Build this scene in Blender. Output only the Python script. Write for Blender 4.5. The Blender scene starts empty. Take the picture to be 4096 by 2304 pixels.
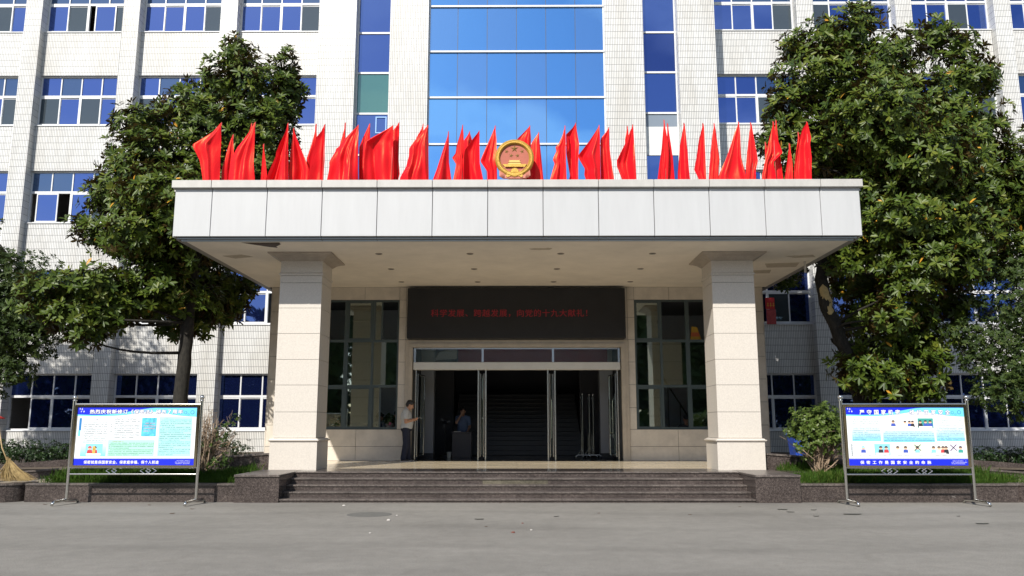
import bpy, math, random
import numpy as np
from mathutils import Vector, Matrix
random.seed(7); RNG = np.random.default_rng(7)
SC = bpy.context.scene
COL = SC.collection
R = math.radians

# ---------------------------------------------------------------- camera
FOC, PITCH, YAW, CZ = 3230.0, math.atan(548/3230), math.atan(19/3230), 1.52
cam_d = bpy.data.cameras.new('camera')
cam_d.sensor_width = 36.0
cam_d.lens = 36.0*FOC/4096
cam_d.clip_start = 0.1; cam_d.clip_end = 2000
cam = bpy.data.objects.new('camera', cam_d); COL.objects.link(cam)
cam.location = (0, 0, CZ)
cam.rotation_euler = (math.pi/2+PITCH, 0, YAW)
SC.camera = cam

# ---------------------------------------------------------------- light
SUN = Vector((-0.43, -1.0, 0.87)).normalized()      # towards the sun
elev = math.asin(SUN.z); azim = math.atan2(SUN.x, SUN.y)
w = bpy.data.worlds.new('World'); SC.world = w; w.use_nodes = True
nt = w.node_tree; nt.nodes.clear()
sky = nt.nodes.new('ShaderNodeTexSky'); sky.sky_type = 'NISHITA'; sky.sun_disc = False
sky.sun_elevation = elev; sky.sun_rotation = azim % (2*math.pi)
sky.air_density = 1.0; sky.dust_density = 0.6; sky.ozone_density = 1.6
bg = nt.nodes.new('ShaderNodeBackground'); bg.inputs['Strength'].default_value = 0.115
out = nt.nodes.new('ShaderNodeOutputWorld')
# broken fair-weather clouds over the whole sky
tc = nt.nodes.new('ShaderNodeTexCoord')
mp = nt.nodes.new('ShaderNodeMapping'); mp.inputs['Scale'].default_value = (1.0, 1.0, 2.4)
nz = nt.nodes.new('ShaderNodeTexNoise'); nz.inputs['Scale'].default_value = 4.2; nz.inputs['Detail'].default_value = 7
rp = nt.nodes.new('ShaderNodeValToRGB'); rp.color_ramp.elements[0].position = .49; rp.color_ramp.elements[1].position = .62
mx = nt.nodes.new('ShaderNodeMix'); mx.data_type = 'RGBA'
ml = nt.nodes.new('ShaderNodeMath'); ml.operation = 'MULTIPLY'; ml.inputs[1].default_value = .55
L = nt.links.new
L(tc.outputs['Generated'], mp.inputs['Vector']); L(mp.outputs['Vector'], nz.inputs['Vector'])
L(nz.outputs['Fac'], rp.inputs['Fac']); L(rp.outputs['Color'], ml.inputs[0])
L(ml.outputs[0], mx.inputs['Factor']); L(sky.outputs['Color'], mx.inputs['A'])
mx.inputs['B'].default_value = (9.0, 9.3, 9.8, 1)
L(mx.outputs['Result'], bg.inputs['Color']); L(bg.outputs['Background'], out.inputs['Surface'])
sd = bpy.data.lights.new('sun', 'SUN'); sd.energy = 5.0; sd.angle = R(0.53); sd.color = (1.0, .95, .87)
so = bpy.data.objects.new('sun', sd); COL.objects.link(so)
so.rotation_euler = (-SUN).to_track_quat('-Z', 'Y').to_euler()
so.location = (-20, -40, 40)
SC.view_settings.view_transform = 'Standard'; SC.view_settings.look = 'None'
SC.view_settings.exposure = 0.24; SC.view_settings.gamma = 1
try: SC.view_settings.use_curve_mapping = False
except Exception: pass
SC.render.engine = 'CYCLES'
SC.cycles.max_bounces = 7; SC.cycles.transparent_max_bounces = 12
SC.cycles.use_denoising = True

# ---------------------------------------------------------------- measuring helper: a sight line meets the plane Y = d
_cp, _sp, _cy, _sy = math.cos(PITCH), math.sin(PITCH), math.cos(YAW), math.sin(YAW)
def at(u, v, d):
    x = (u-2048)/FOC; z = -(v-1152)/FOC
    y2 = _cp - z*_sp; z2 = _sp + z*_cp
    X = x*_cy - y2*_sy; Y = x*_sy + y2*_cy
    t = d/Y
    return Vector((X*t, d, CZ+z2*t))

# ---------------------------------------------------------------- materials
MATS = {}
def nodes(m):
    return m.node_tree.nodes, m.node_tree.links
def mat(name, col, rough=.6, metal=0., spec=.5, var=0., vscale=3., bump=0., bscale=40., coat=0., dirt=None, streak=None):
    if name in MATS: return MATS[name]
    m = bpy.data.materials.new(name); m.use_nodes = True; MATS[name] = m
    N, Lk = nodes(m); b = N['Principled BSDF']
    b.inputs['Base Color'].default_value = (*col, 1); b.inputs['Roughness'].default_value = rough
    b.inputs['Metallic'].default_value = metal; b.inputs['Specular IOR Level'].default_value = spec
    b.inputs['Coat Weight'].default_value = coat
    g = N.new('ShaderNodeNewGeometry')
    if var > 0:
        n = N.new('ShaderNodeTexNoise'); n.inputs['Scale'].default_value = vscale; n.inputs['Detail'].default_value = 6
        n.inputs['Roughness'].default_value = .65
        if streak:
            ms_ = N.new('ShaderNodeMapping'); ms_.inputs['Scale'].default_value = streak
            Lk.new(g.outputs['Position'], ms_.inputs[0]); Lk.new(ms_.outputs[0], n.inputs['Vector'])
        else: Lk.new(g.outputs['Position'], n.inputs['Vector'])
        r = N.new('ShaderNodeValToRGB')
        r.color_ramp.elements[0].position = .3; r.color_ramp.elements[1].position = .72
        lo = dirt if dirt else tuple(c*(1-var) for c in col)
        r.color_ramp.elements[0].color = (*lo, 1)
        r.color_ramp.elements[1].color = (*[min(1, c*(1+var*.6)) for c in col], 1)
        Lk.new(n.outputs['Fac'], r.inputs['Fac']); Lk.new(r.outputs['Color'], b.inputs['Base Color'])
    if bump > 0:
        n2 = N.new('ShaderNodeTexNoise'); n2.inputs['Scale'].default_value = bscale; n2.inputs['Detail'].default_value = 4
        Lk.new(g.outputs['Position'], n2.inputs['Vector'])
        bp = N.new('ShaderNodeBump'); bp.inputs['Strength'].default_value = bump; bp.inputs['Distance'].default_value = .01
        Lk.new(n2.outputs['Fac'], bp.inputs['Height']); Lk.new(bp.outputs['Normal'], b.inputs['Normal'])
    return m

def tile_mat():
    m = bpy.data.materials.new('white_strip_tile'); m.use_nodes = True
    N, Lk = nodes(m); b = N['Principled BSDF']; b.inputs['Roughness'].default_value = .28
    g = N.new('ShaderNodeNewGeometry'); s = N.new('ShaderNodeSeparateXYZ'); Lk.new(g.outputs['Position'], s.inputs[0])
    ad = N.new('ShaderNodeMath'); ad.operation = 'ADD'; Lk.new(s.outputs['X'], ad.inputs[0]); Lk.new(s.outputs['Y'], ad.inputs[1])
    cb = N.new('ShaderNodeCombineXYZ'); Lk.new(ad.outputs[0], cb.inputs['X']); Lk.new(s.outputs['Z'], cb.inputs['Y'])
    br = N.new('ShaderNodeTexBrick'); br.offset = 0; br.inputs['Scale'].default_value = 1
    br.inputs['Brick Width'].default_value = .0615; br.inputs['Row Height'].default_value = .257
    br.inputs['Mortar Size'].default_value = .0064; br.inputs['Mortar Smooth'].default_value = .2
    br.inputs['Color1'].default_value = (.70, .70, .685, 1); br.inputs['Color2'].default_value = (.61, .61, .595, 1)
    br.inputs['Mortar'].default_value = (.085, .085, .088, 1)
    Lk.new(cb.outputs[0], br.inputs['Vector'])
    n = N.new('ShaderNodeTexNoise'); n.inputs['Scale'].default_value = .8; n.inputs['Detail'].default_value = 6
    mpp = N.new('ShaderNodeMapping'); mpp.inputs['Scale'].default_value = (1.6, 1.6, .35)
    Lk.new(g.outputs['Position'], mpp.inputs[0]); Lk.new(mpp.outputs[0], n.inputs['Vector'])
    r = N.new('ShaderNodeValToRGB'); r.color_ramp.elements[0].position = .25; r.color_ramp.elements[1].position = .6
    r.color_ramp.elements[0].color = (.86, .835, .79, 1); r.color_ramp.elements[1].color = (1, 1, 1, 1)
    Lk.new(n.outputs['Fac'], r.inputs['Fac'])
    mu = N.new('ShaderNodeMix'); mu.data_type = 'RGBA'; mu.blend_type = 'MULTIPLY'; mu.inputs['Factor'].default_value = 1
    Lk.new(br.outputs['Color'], mu.inputs['A']); Lk.new(r.outputs['Color'], mu.inputs['B'])
    Lk.new(mu.outputs['Result'], b.inputs['Base Color'])
    bp = N.new('ShaderNodeBump'); bp.inputs['Strength'].default_value = .25; bp.inputs['Distance'].default_value = .003; bp.invert = True
    Lk.new(br.outputs['Fac'], bp.inputs['Height']); Lk.new(bp.outputs['Normal'], b.inputs['Normal'])
    MATS['tile'] = m; return m

def granite_mat(name, a, bcol, c, rough):
    m = bpy.data.materials.new(name); m.use_nodes = True; MATS[name] = m
    N, Lk = nodes(m); b = N['Principled BSDF']; b.inputs['Roughness'].default_value = rough
    g = N.new('ShaderNodeNewGeometry')
    v = N.new('ShaderNodeTexVoronoi'); v.inputs['Scale'].default_value = 130; Lk.new(g.outputs['Position'], v.inputs['Vector'])
    n = N.new('ShaderNodeTexNoise'); n.inputs['Scale'].default_value = 22; n.inputs['Detail'].default_value = 8
    Lk.new(g.outputs['Position'], n.inputs['Vector'])
    s = N.new('ShaderNodeSeparateXYZ'); Lk.new(v.outputs['Color'], s.inputs[0])
    ad = N.new('ShaderNodeMath'); ad.operation = 'MULTIPLY_ADD'; ad.inputs[1].default_value = .45
    Lk.new(s.outputs['X'], ad.inputs[0]); 
    m2 = N.new('ShaderNodeMath'); m2.operation = 'MULTIPLY'; m2.inputs[1].default_value = .55
    Lk.new(n.outputs['Fac'], m2.inputs[0]); Lk.new(m2.outputs[0], ad.inputs[2])
    r = N.new('ShaderNodeValToRGB'); e = r.color_ramp.elements
    e[0].position = .25; e[0].color = (*a, 1); e[1].position = .78; e[1].color = (*c, 1)
    k = e.new(.5); k.color = (*bcol, 1)
    Lk.new(ad.outputs[0], r.inputs['Fac']); 
    n3 = N.new('ShaderNodeTexNoise'); n3.inputs['Scale'].default_value = 1.7; n3.inputs['Detail'].default_value = 7
    Lk.new(g.outputs['Position'], n3.inputs['Vector'])
    r3 = N.new('ShaderNodeValToRGB'); r3.color_ramp.elements[0].position = .3; r3.color_ramp.elements[0].color = (.72, .7, .68, 1)
    r3.color_ramp.elements[1].position = .68; r3.color_ramp.elements[1].color = (1.15, 1.12, 1.08, 1)
    Lk.new(n3.outputs['Fac'], r3.inputs['Fac'])
    mu = N.new('ShaderNodeMix'); mu.data_type = 'RGBA'; mu.blend_type = 'MULTIPLY'; mu.inputs['Factor'].default_value = 1
    Lk.new(r.outputs['Color'], mu.inputs['A']); Lk.new(r3.outputs['Color'], mu.inputs['B'])
    Lk.new(mu.outputs['Result'], b.inputs['Base Color'])
    return m

def reflect_glass(name, tint, body, fac, rough=.015, wav=.0):
    m = bpy.data.materials.new(name); m.use_nodes = True; MATS[name] = m
    N, Lk = nodes(m); N.remove(N['Principled BSDF'])
    gl = N.new('ShaderNodeBsdfGlossy'); gl.inputs['Color'].default_value = (*tint, 1); gl.inputs['Roughness'].default_value = rough
    df = N.new('ShaderNodeBsdfDiffuse'); df.inputs['Color'].default_value = (*body, 1)
    mi = N.new('ShaderNodeMixShader')
    lw = N.new('ShaderNodeLayerWeight'); lw.inputs['Blend'].default_value = .25
    ma = N.new('ShaderNodeMath'); ma.operation = 'MULTIPLY_ADD'; ma.inputs[1].default_value = 1-fac; ma.inputs[2].default_value = fac
    Lk.new(lw.outputs['Fresnel'], ma.inputs[0]); Lk.new(ma.outputs[0], mi.inputs[0])
    Lk.new(df.outputs[0], mi.inputs[1]); Lk.new(gl.outputs[0], mi.inputs[2])
    g = N.new('ShaderNodeNewGeometry'); n = N.new('ShaderNodeTexNoise'); n.inputs['Scale'].default_value = .9; n.inputs['Detail'].default_value = 1
    Lk.new(g.outputs['Position'], n.inputs['Vector'])
    bp = N.new('ShaderNodeBump'); bp.inputs['Strength'].default_value = .12; bp.inputs['Distance'].default_value = .02
    Lk.new(n.outputs['Fac'], bp.inputs['Height']); Lk.new(bp.outputs['Normal'], gl.inputs['Normal'])
    Lk.new(mi.outputs[0], N['Material Output'].inputs['Surface'])
    return m

def clear_glass(name, tint, refl):
    m = bpy.data.materials.new(name); m.use_nodes = True; MATS[name] = m
    N, Lk = nodes(m); N.remove(N['Principled BSDF'])
    tr = N.new('ShaderNodeBsdfTransparent'); tr.inputs['Color'].default_value = (*tint, 1)
    gl = N.new('ShaderNodeBsdfGlossy'); gl.inputs['Roughness'].default_value = .02; gl.inputs['Color'].default_value = (.9, 1, .98, 1)
    mi = N.new('ShaderNodeMixShader'); lw = N.new('ShaderNodeLayerWeight'); lw.inputs['Blend'].default_value = .15
    ma = N.new('ShaderNodeMath'); ma.operation = 'MULTIPLY_ADD'; ma.inputs[1].default_value = .7; ma.inputs[2].default_value = refl
    Lk.new(lw.outputs['Fresnel'], ma.inputs[0]); Lk.new(ma.outputs[0], mi.inputs[0])
    Lk.new(tr.outputs[0], mi.inputs[1]); Lk.new(gl.outputs[0], mi.inputs[2])
    Lk.new(mi.outputs[0], N['Material Output'].inputs['Surface'])
    return m

def leaf_mat(name, cols, under, rough, trans=.25, yellow=None):
    """cols: ramp over the leaf's own random value; under: colour of the lower side"""
    m = bpy.data.materials.new(name); m.use_nodes = True; MATS[name] = m
    N, Lk = nodes(m); b = N['Principled BSDF']; b.inputs['Roughness'].default_value = rough
    b.inputs['Specular IOR Level'].default_value = .28
    a = N.new('ShaderNodeAttribute'); a.attribute_name = 'var'
    r = N.new('ShaderNodeValToRGB'); e = r.color_ramp.elements
    e[0].position = 0; e[0].color = (*cols[0], 1); e[1].position = .97 if yellow else 1; e[1].color = (*cols[-1], 1)
    for i, c in enumerate(cols[1:-1]):
        k = e.new((i+1)/(len(cols)-1)*.95); k.color = (*c, 1)
    if yellow:
        k = e.new(.985); k.color = (*yellow, 1)
    Lk.new(a.outputs['Fac'], r.inputs['Fac'])
    g = N.new('ShaderNodeNewGeometry'); mi = N.new('ShaderNodeMix'); mi.data_type = 'RGBA'
    Lk.new(g.outputs['Backfacing'], mi.inputs['Factor']); Lk.new(r.outputs['Color'], mi.inputs['A'])
    mi.inputs['B'].default_value = (*under, 1)
    Lk.new(mi.outputs['Result'], b.inputs['Base Color'])
    tl = N.new('ShaderNodeBsdfTranslucent'); Lk.new(mi.outputs['Result'], tl.inputs['Color'])
    ms = N.new('ShaderNodeMixShader'); ms.inputs[0].default_value = trans
    Lk.new(b.outputs[0], ms.inputs[1]); Lk.new(tl.outputs[0], ms.inputs[2])
    Lk.new(ms.outputs[0], N['Material Output'].inputs['Surface'])
    return m

def asphalt_mat():
    m = bpy.data.materials.new('asphalt'); m.use_nodes = True; MATS['asphalt'] = m
    N, Lk = nodes(m); b = N['Principled BSDF']; b.inputs['Roughness'].default_value = .88
    b.inputs['Specular IOR Level'].default_value = .25
    g = N.new('ShaderNodeNewGeometry')
    n1 = N.new('ShaderNodeTexNoise'); n1.inputs['Scale'].default_value = .5; n1.inputs['Detail'].default_value = 9; n1.inputs['Roughness'].default_value = .62
    mp1 = N.new('ShaderNodeMapping'); mp1.inputs['Scale'].default_value = (.7, .9, 1)
    Lk.new(g.outputs['Position'], mp1.inputs[0]); Lk.new(mp1.outputs[0], n1.inputs['Vector'])
    r1 = N.new('ShaderNodeValToRGB'); e = r1.color_ramp.elements
    e[0].position = .30; e[0].color = (.184, .175, .160, 1); e[1].position = .70; e[1].color = (.246, .234, .214, 1)
    Lk.new(n1.outputs['Fac'], r1.inputs['Fac'])
    n2 = N.new('ShaderNodeTexNoise'); n2.inputs['Scale'].default_value = 70; n2.inputs['Detail'].default_value = 5
    Lk.new(g.outputs['Position'], n2.inputs['Vector'])
    r2 = N.new('ShaderNodeValToRGB'); r2.color_ramp.elements[0].position = .3; r2.color_ramp.elements[0].color = (.70, .70, .70, 1)
    r2.color_ramp.elements[1].position = .72; r2.color_ramp.elements[1].color = (1.3, 1.29, 1.27, 1)
    Lk.new(n2.outputs['Fac'], r2.inputs['Fac'])
    mu = N.new('ShaderNodeMix'); mu.data_type = 'RGBA'; mu.blend_type = 'MULTIPLY'; mu.inputs['Factor'].default_value = 1
    Lk.new(r1.outputs['Color'], mu.inputs['A']); Lk.new(r2.outputs['Color'], mu.inputs['B'])
    n4 = N.new('ShaderNodeTexNoise'); n4.inputs['Scale'].default_value = 5; n4.inputs['Detail'].default_value = 8; n4.inputs['Roughness'].default_value = .7
    Lk.new(g.outputs['Position'], n4.inputs['Vector'])
    r4 = N.new('ShaderNodeValToRGB'); r4.color_ramp.elements[0].position = .35; r4.color_ramp.elements[0].color = (.90, .90, .89, 1)
    r4.color_ramp.elements[1].position = .65; r4.color_ramp.elements[1].color = (1.06, 1.06, 1.05, 1)
    Lk.new(n4.outputs['Fac'], r4.inputs['Fac'])
    wv = N.new('ShaderNodeTexWave'); wv.wave_type = 'RINGS'; wv.inputs['Scale'].default_value = .16; wv.inputs['Distortion'].default_value = 3.5; wv.inputs['Detail'].default_value = 3
    mw = N.new('ShaderNodeMapping'); mw.inputs['Location'].default_value = (6, 9, 0); Lk.new(g.outputs['Position'], mw.inputs[0]); Lk.new(mw.outputs[0], wv.inputs['Vector'])
    r5 = N.new('ShaderNodeValToRGB'); r5.color_ramp.elements[0].position = .0; r5.color_ramp.elements[0].color = (.90, .90, .90, 1)
    r5.color_ramp.elements[1].position = .22; r5.color_ramp.elements[1].color = (1, 1, 1, 1); Lk.new(wv.outputs['Fac'], r5.inputs['Fac'])
    for rr_ in (r4, r5):
        mm_ = N.new('ShaderNodeMix'); mm_.data_type = 'RGBA'; mm_.blend_type = 'MULTIPLY'; mm_.inputs['Factor'].default_value = 1
        Lk.new(mu.outputs['Result'], mm_.inputs['A']); Lk.new(rr_.outputs['Color'], mm_.inputs['B']); mu = mm_
    # worn seams and hairline cracks
    v = N.new('ShaderNodeTexVoronoi'); v.feature = 'DISTANCE_TO_EDGE'; v.inputs['Scale'].default_value = .23
    nw = N.new('ShaderNodeTexNoise'); nw.inputs['Scale'].default_value = 1.2; nw.inputs['Detail'].default_value = 5
    Lk.new(g.outputs['Position'], nw.inputs['Vector'])
    va = N.new('ShaderNodeVectorMath'); va.operation = 'MULTIPLY_ADD'; va.inputs[1].default_value = (1.6, 1.6, 0)
    Lk.new(nw.outputs['Color'], va.inputs[0]); Lk.new(g.outputs['Position'], va.inputs[2]); Lk.new(va.outputs[0], v.inputs['Vector'])
    r3 = N.new('ShaderNodeValToRGB'); r3.color_ramp.elements[0].position = 0; r3.color_ramp.elements[0].color = (.93, .925, .92, 1)
    r3.color_ramp.elements[1].position = .006; r3.color_ramp.elements[1].color = (1, 1, 1, 1)
    Lk.new(v.outputs['Distance'], r3.inputs['Fac'])
    m2 = N.new('ShaderNodeMix'); m2.data_type = 'RGBA'; m2.blend_type = 'MULTIPLY'; m2.inputs['Factor'].default_value = 1
    Lk.new(mu.outputs['Result'], m2.inputs['A']); Lk.new(r3.outputs['Color'], m2.inputs['B'])
    Lk.new(m2.outputs['Result'], b.inputs['Base Color'])
    bp = N.new('ShaderNodeBump'); bp.inputs['Strength'].default_value = .5; bp.inputs['Distance'].default_value = .006
    Lk.new(n2.outputs['Fac'], bp.inputs['Height']); Lk.new(bp.outputs['Normal'], b.inputs['Normal'])
    return m

def emit_mat(name, col, s):
    m = bpy.data.materials.new(name); m.use_nodes = True; MATS[name] = m
    b = m.node_tree.nodes['Principled BSDF']; b.inputs['Base Color'].default_value = (*[c*.3 for c in col], 1)
    b.inputs['Emission Color'].default_value = (*col, 1); b.inputs['Emission Strength'].default_value = s
    return m

def grad_mat(name, top, bot, z0, z1):
    m = bpy.data.materials.new(name); m.use_nodes = True; MATS[name] = m
    N, Lk = nodes(m); b = N['Principled BSDF']; b.inputs['Roughness'].default_value = .5
    g = N.new('ShaderNodeNewGeometry'); s = N.new('ShaderNodeSeparateXYZ'); Lk.new(g.outputs['Position'], s.inputs[0])
    mr = N.new('ShaderNodeMapRange'); mr.inputs['From Min'].default_value = z0; mr.inputs['From Max'].default_value = z1
    Lk.new(s.outputs['Z'], mr.inputs['Value'])
    r = N.new('ShaderNodeValToRGB'); r.color_ramp.elements[0].color = (*bot, 1); r.color_ramp.elements[1].color = (*top, 1)
    Lk.new(mr.outputs[0], r.inputs['Fac']); Lk.new(r.outputs['Color'], b.inputs['Base Color'])
    return m

TILE = tile_mat(); ASPH = asphalt_mat()
GRAN = granite_mat('brown_granite', (.021, .017, .017), (.054, .044, .042), (.14, .118, .11), .16)
GRANT = granite_mat('flamed_granite', (.045, .038, .037), (.10, .086, .08), (.22, .195, .18), .34)
STONE = mat('cream_stone', (.59, .545, .485), .42, var=.13, vscale=34, bump=.08, bscale=160)
PSTONE = mat('beige_wall_stone', (.63, .57, .485), .5, var=.15, vscale=3, bump=.1, bscale=120)
JOINT = mat('dark_joint', (.06, .055, .05), .9)
SURR = mat('surround_stone', (.47, .41, .33), .45, var=.14, vscale=4)
ALU = mat('white_aluminium_panel', (.475, .482, .487), .40, var=.05, vscale=2.2, streak=(2.2, 2.2, .28))
COPING = mat('coping_aluminium', (.46, .447, .42), .45, var=.12, vscale=2, streak=(2.5, 1, 1))
TRIM = mat('grey_trim', (.36, .42, .48), .4)
SOFF = mat('soffit_plaster', (.80, .73, .63), .75, var=.10, vscale=1.4, bump=.06, bscale=30)
FLAKE = mat('bare_plaster', (.50, .43, .34), .9, var=.2, vscale=9)
FRAMEW = mat('white_window_frame', (.66, .67, .68), .45, var=.08, vscale=5)
FRAMEG = mat('grey_green_frame', (.060, .085, .088), .4)
CHROME = mat('brushed_steel', (.62, .62, .60), .22, metal=1.0)
POLISH = mat('polished_steel', (.68, .67, .64), .12, metal=1.0)
WHITEH = mat('white_door_header', (.60, .60, .57), .35, var=.08, vscale=2)
BLUEG = reflect_glass('blue_window_glass', (.185, .30, .74), (.006, .012, .055), .50)
BLUEC = reflect_glass('pale_blue_glass', (.21, .32, .52), (.008, .014, .04), .48)
BLUEG2 = reflect_glass('deep_blue_glass', (.15, .24, .62), (.005, .009, .045), .42)
GREYG = reflect_glass('grey_window_glass', (.30, .40, .50), (.045, .055, .062), .14)
CURT = reflect_glass('curtain_wall_glass', (.24, .56, 1.0), (.01, .05, .16), .74)
CURT2 = reflect_glass('curtain_wall_glass_worn', (.28, .57, .98), (.02, .06, .17), .70)
STRIPG = reflect_glass('strip_window_glass', (.18, .30, .70), (.01, .02, .09), .50)
GREENG = reflect_glass('green_glass', (.30, .50, .52), (.05, .14, .13), .25)
PORCHG = clear_glass('porch_glass', (.56, .66, .64), .30)
DOORG = clear_glass('door_glass', (.82, .88, .86), .05)
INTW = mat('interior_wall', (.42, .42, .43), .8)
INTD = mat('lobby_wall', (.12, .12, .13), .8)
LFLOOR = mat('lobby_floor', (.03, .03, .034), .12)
PTILE = mat('porch_floor_tile', (.58, .49, .35), .16, var=.10, vscale=3)
SOIL = mat('soil', (.10, .075, .05), .95, var=.35, vscale=6, bump=.6, bscale=25)
DUSTY = mat('dusty_ground', (.26, .22, .165), .95, var=.2, vscale=5, bump=.4, bscale=30)
BARK = mat('bark', (.026, .023, .018), .95, var=.75, vscale=11, bump=1.0, bscale=28, streak=(1.6, 1.6, .6))
WOODCUT = mat('peeled_wood', (.46, .34, .15), .85, var=.25, vscale=14)
TWIG = mat('dry_twig', (.30, .22, .15), .9, var=.3, vscale=20)
MAGN = leaf_mat('magnolia_leaf', [(.026, .048, .008), (.052, .086, .011), (.088, .126, .015), (.150, .168, .022)], (.085, .060, .020), .42, .16, (.55, .28, .03))
OSMA = leaf_mat('small_leaf', [(.018, .036, .008), (.036, .064, .011), (.074, .098, .018)], (.05, .07, .018), .6, .2)
HEDG = leaf_mat('hedge_leaf', [(.008, .020, .006), (.016, .038, .008), (.034, .064, .014)], (.02, .035, .01), .42, .15)
SHRB = leaf_mat('shrub_leaf', [(.05, .085, .015), (.09, .14, .025), (.15, .19, .05)], (.10, .15, .05), .38, .28)
GRAS = leaf_mat('grass_blade', [(.045, .10, .011), (.07, .15, .015), (.115, .19, .024), (.22, .21, .07)], (.06, .13, .015), .6, .35)
FLAGM = None

def flag_mat():
    m = bpy.data.materials.new('red_satin'); m.use_nodes = True
    N, Lk = nodes(m); b = N['Principled BSDF']
    b.inputs['Base Color'].default_value = (.74, .005, .020, 1); b.inputs['Roughness'].default_value = .38
    b.inputs['Specular IOR Level'].default_value = .7; b.inputs['Specular Tint'].default_value = (1, .42, .14, 1)
    b.inputs['Sheen Weight'].default_value = .25; b.inputs['Sheen Tint'].default_value = (1, .3, .2, 1)
    g = N.new('ShaderNodeNewGeometry'); n = N.new('ShaderNodeTexNoise'); n.inputs['Scale'].default_value = 9; n.inputs['Detail'].default_value = 3
    mp_ = N.new('ShaderNodeMapping'); mp_.inputs['Scale'].default_value = (1, 1, .35)
    Lk.new(g.outputs['Position'], mp_.inputs[0]); Lk.new(mp_.outputs[0], n.inputs['Vector'])
    bp = N.new('ShaderNodeBump'); bp.inputs['Strength'].default_value = .35; bp.inputs['Distance'].default_value = .03
    Lk.new(n.outputs['Fac'], bp.inputs['Height']); Lk.new(bp.outputs['Normal'], b.inputs['Normal'])
    tl = N.new('ShaderNodeBsdfTranslucent'); tl.inputs['Color'].default_value = (.85, .01, .015, 1)
    ms = N.new('ShaderNodeMixShader'); ms.inputs[0].default_value = .14
    Lk.new(b.outputs[0], ms.inputs[1]); Lk.new(tl.outputs[0], ms.inputs[2]); Lk.new(ms.outputs[0], N['Material Output'].inputs['Surface'])
    MATS['flag'] = m; return m
FLAGM = flag_mat()

# ---------------------------------------------------------------- mesh helpers
class MB:
    def __init__(s): s.v = []; s.f = []; s.m = []
    def add(s, vs, fs, mi=0):
        o = len(s.v); s.v += [tuple(x) for x in vs]; s.f += [tuple(i+o for i in q) for q in fs]; s.m += [mi]*len(fs); return s
    def box(s, x0, x1, y0, y1, z0, z1, mi=0, bev=0.):
        if bev <= 0:
            vs = [(x, y, z) for x in (x0, x1) for y in (y0, y1) for z in (z0, z1)]
            return s.add(vs, [(0, 1, 3, 2), (4, 6, 7, 5), (0, 4, 5, 1), (2, 3, 7, 6), (0, 2, 6, 4), (1, 5, 7, 3)], mi)
        b = bev; pts = [(x0+b, y0), (x1-b, y0), (x1, y0+b), (x1, y1), (x0, y1), (x0, y0+b)]  # front edges chamfered
        lo = [(x, y, z0+b) for x, y in pts]; hi = [(x, y, z1-b) for x, y in pts]
        pi = [(x0+b, y0+b), (x1-b, y0+b), (x1-b, y0+b), (x1-b, y1), (x0+b, y1), (x0+b, y0+b)]
        cap0 = [(x, y, z0) for x, y in pi]; cap1 = [(x, y, z1) for x, y in pi]
        vs = lo+hi+cap0+cap1; fs = []
        for i in range(6):
            j = (i+1) % 6
            fs += [(i, j, 6+j, 6+i), (12+i, 12+j, j, i), (6+i, 6+j, 18+j, 18+i)]
        fs += [(17, 16, 15, 14, 13, 12), (18, 19, 20, 21, 22, 23)]
        return s.add(vs, fs, mi)
    def prism(s, poly, y0, y1, mi=0):          # poly in (x, z), extruded in y
        n = len(poly); vs = [(x, y0, z) for x, z in poly]+[(x, y1, z) for x, z in poly]
        fs = [tuple(range(n)), tuple(range(2*n-1, n-1, -1))]+[(i, n+i, n+(i+1) % n, (i+1) % n) for i in range(n)]
        return s.add(vs, fs, mi)
    def poly(s, pts, mi=0): return s.add(pts, [tuple(range(len(pts)))], mi)
    def tube(s, path, rad, n=8, mi=0, caps=True):
        path = [Vector(p) for p in path]; k = len(path)
        if not hasattr(rad, '__len__'): rad = [rad]*k
        vs = []; up = None
        for i in range(k):
            t = (path[min(i+1, k-1)]-path[max(i-1, 0)]).normalized()
            if up is None: up = Vector((0, 0, 1)) if abs(t.z) < .9 else Vector((1, 0, 0))
            a = t.cross(up).normalized(); b = a.cross(t).normalized(); up = b
            for j in range(n):
                th = 2*math.pi*j/n; vs.append(path[i]+a*(math.cos(th)*rad[i])+b*(math.sin(th)*rad[i]))
        fs = [(i*n+j, i*n+(j+1) % n, (i+1)*n+(j+1) % n, (i+1)*n+j) for i in range(k-1) for j in range(n)]
        if caps: fs += [tuple(range(n-1, -1, -1)), tuple(range((k-1)*n, k*n))]
        return s.add(vs, fs, mi)
    def lathe(s, c, prof, n=20, mi=0):         # prof [(r, z)]
        c = Vector(c); vs = []; k = len(prof)
        for r, z in prof:
            for j in range(n):
                th = 2*math.pi*j/n; vs.append((c.x+r*math.cos(th), c.y+r*math.sin(th), c.z+z))
        fs = [(i*n+j, i*n+(j+1) % n, (i+1)*n+(j+1) % n, (i+1)*n+j) for i in range(k-1) for j in range(n)]
        fs += [tuple(range(n-1, -1, -1)), tuple(range((k-1)*n, k*n))]
        return s.add(vs, fs, mi)
    def ell(s, c, r, n=14, k=10, mi=0, rot=None):
        c = Vector(c); vs = []
        for i in range(k+1):
            ph = math.pi*i/k
            for j in range(n):
                th = 2*math.pi*j/n
                p = Vector((r[0]*math.sin(ph)*math.cos(th), r[1]*math.sin(ph)*math.sin(th), r[2]*math.cos(ph)))
                if rot: p = rot @ p
                vs.append(c+p)
        fs = [(i*n+j, (i+1)*n+j, (i+1)*n+(j+1) % n, i*n+(j+1) % n) for i in range(k) for j in range(n)]
        return s.add(vs, fs, mi)

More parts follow.
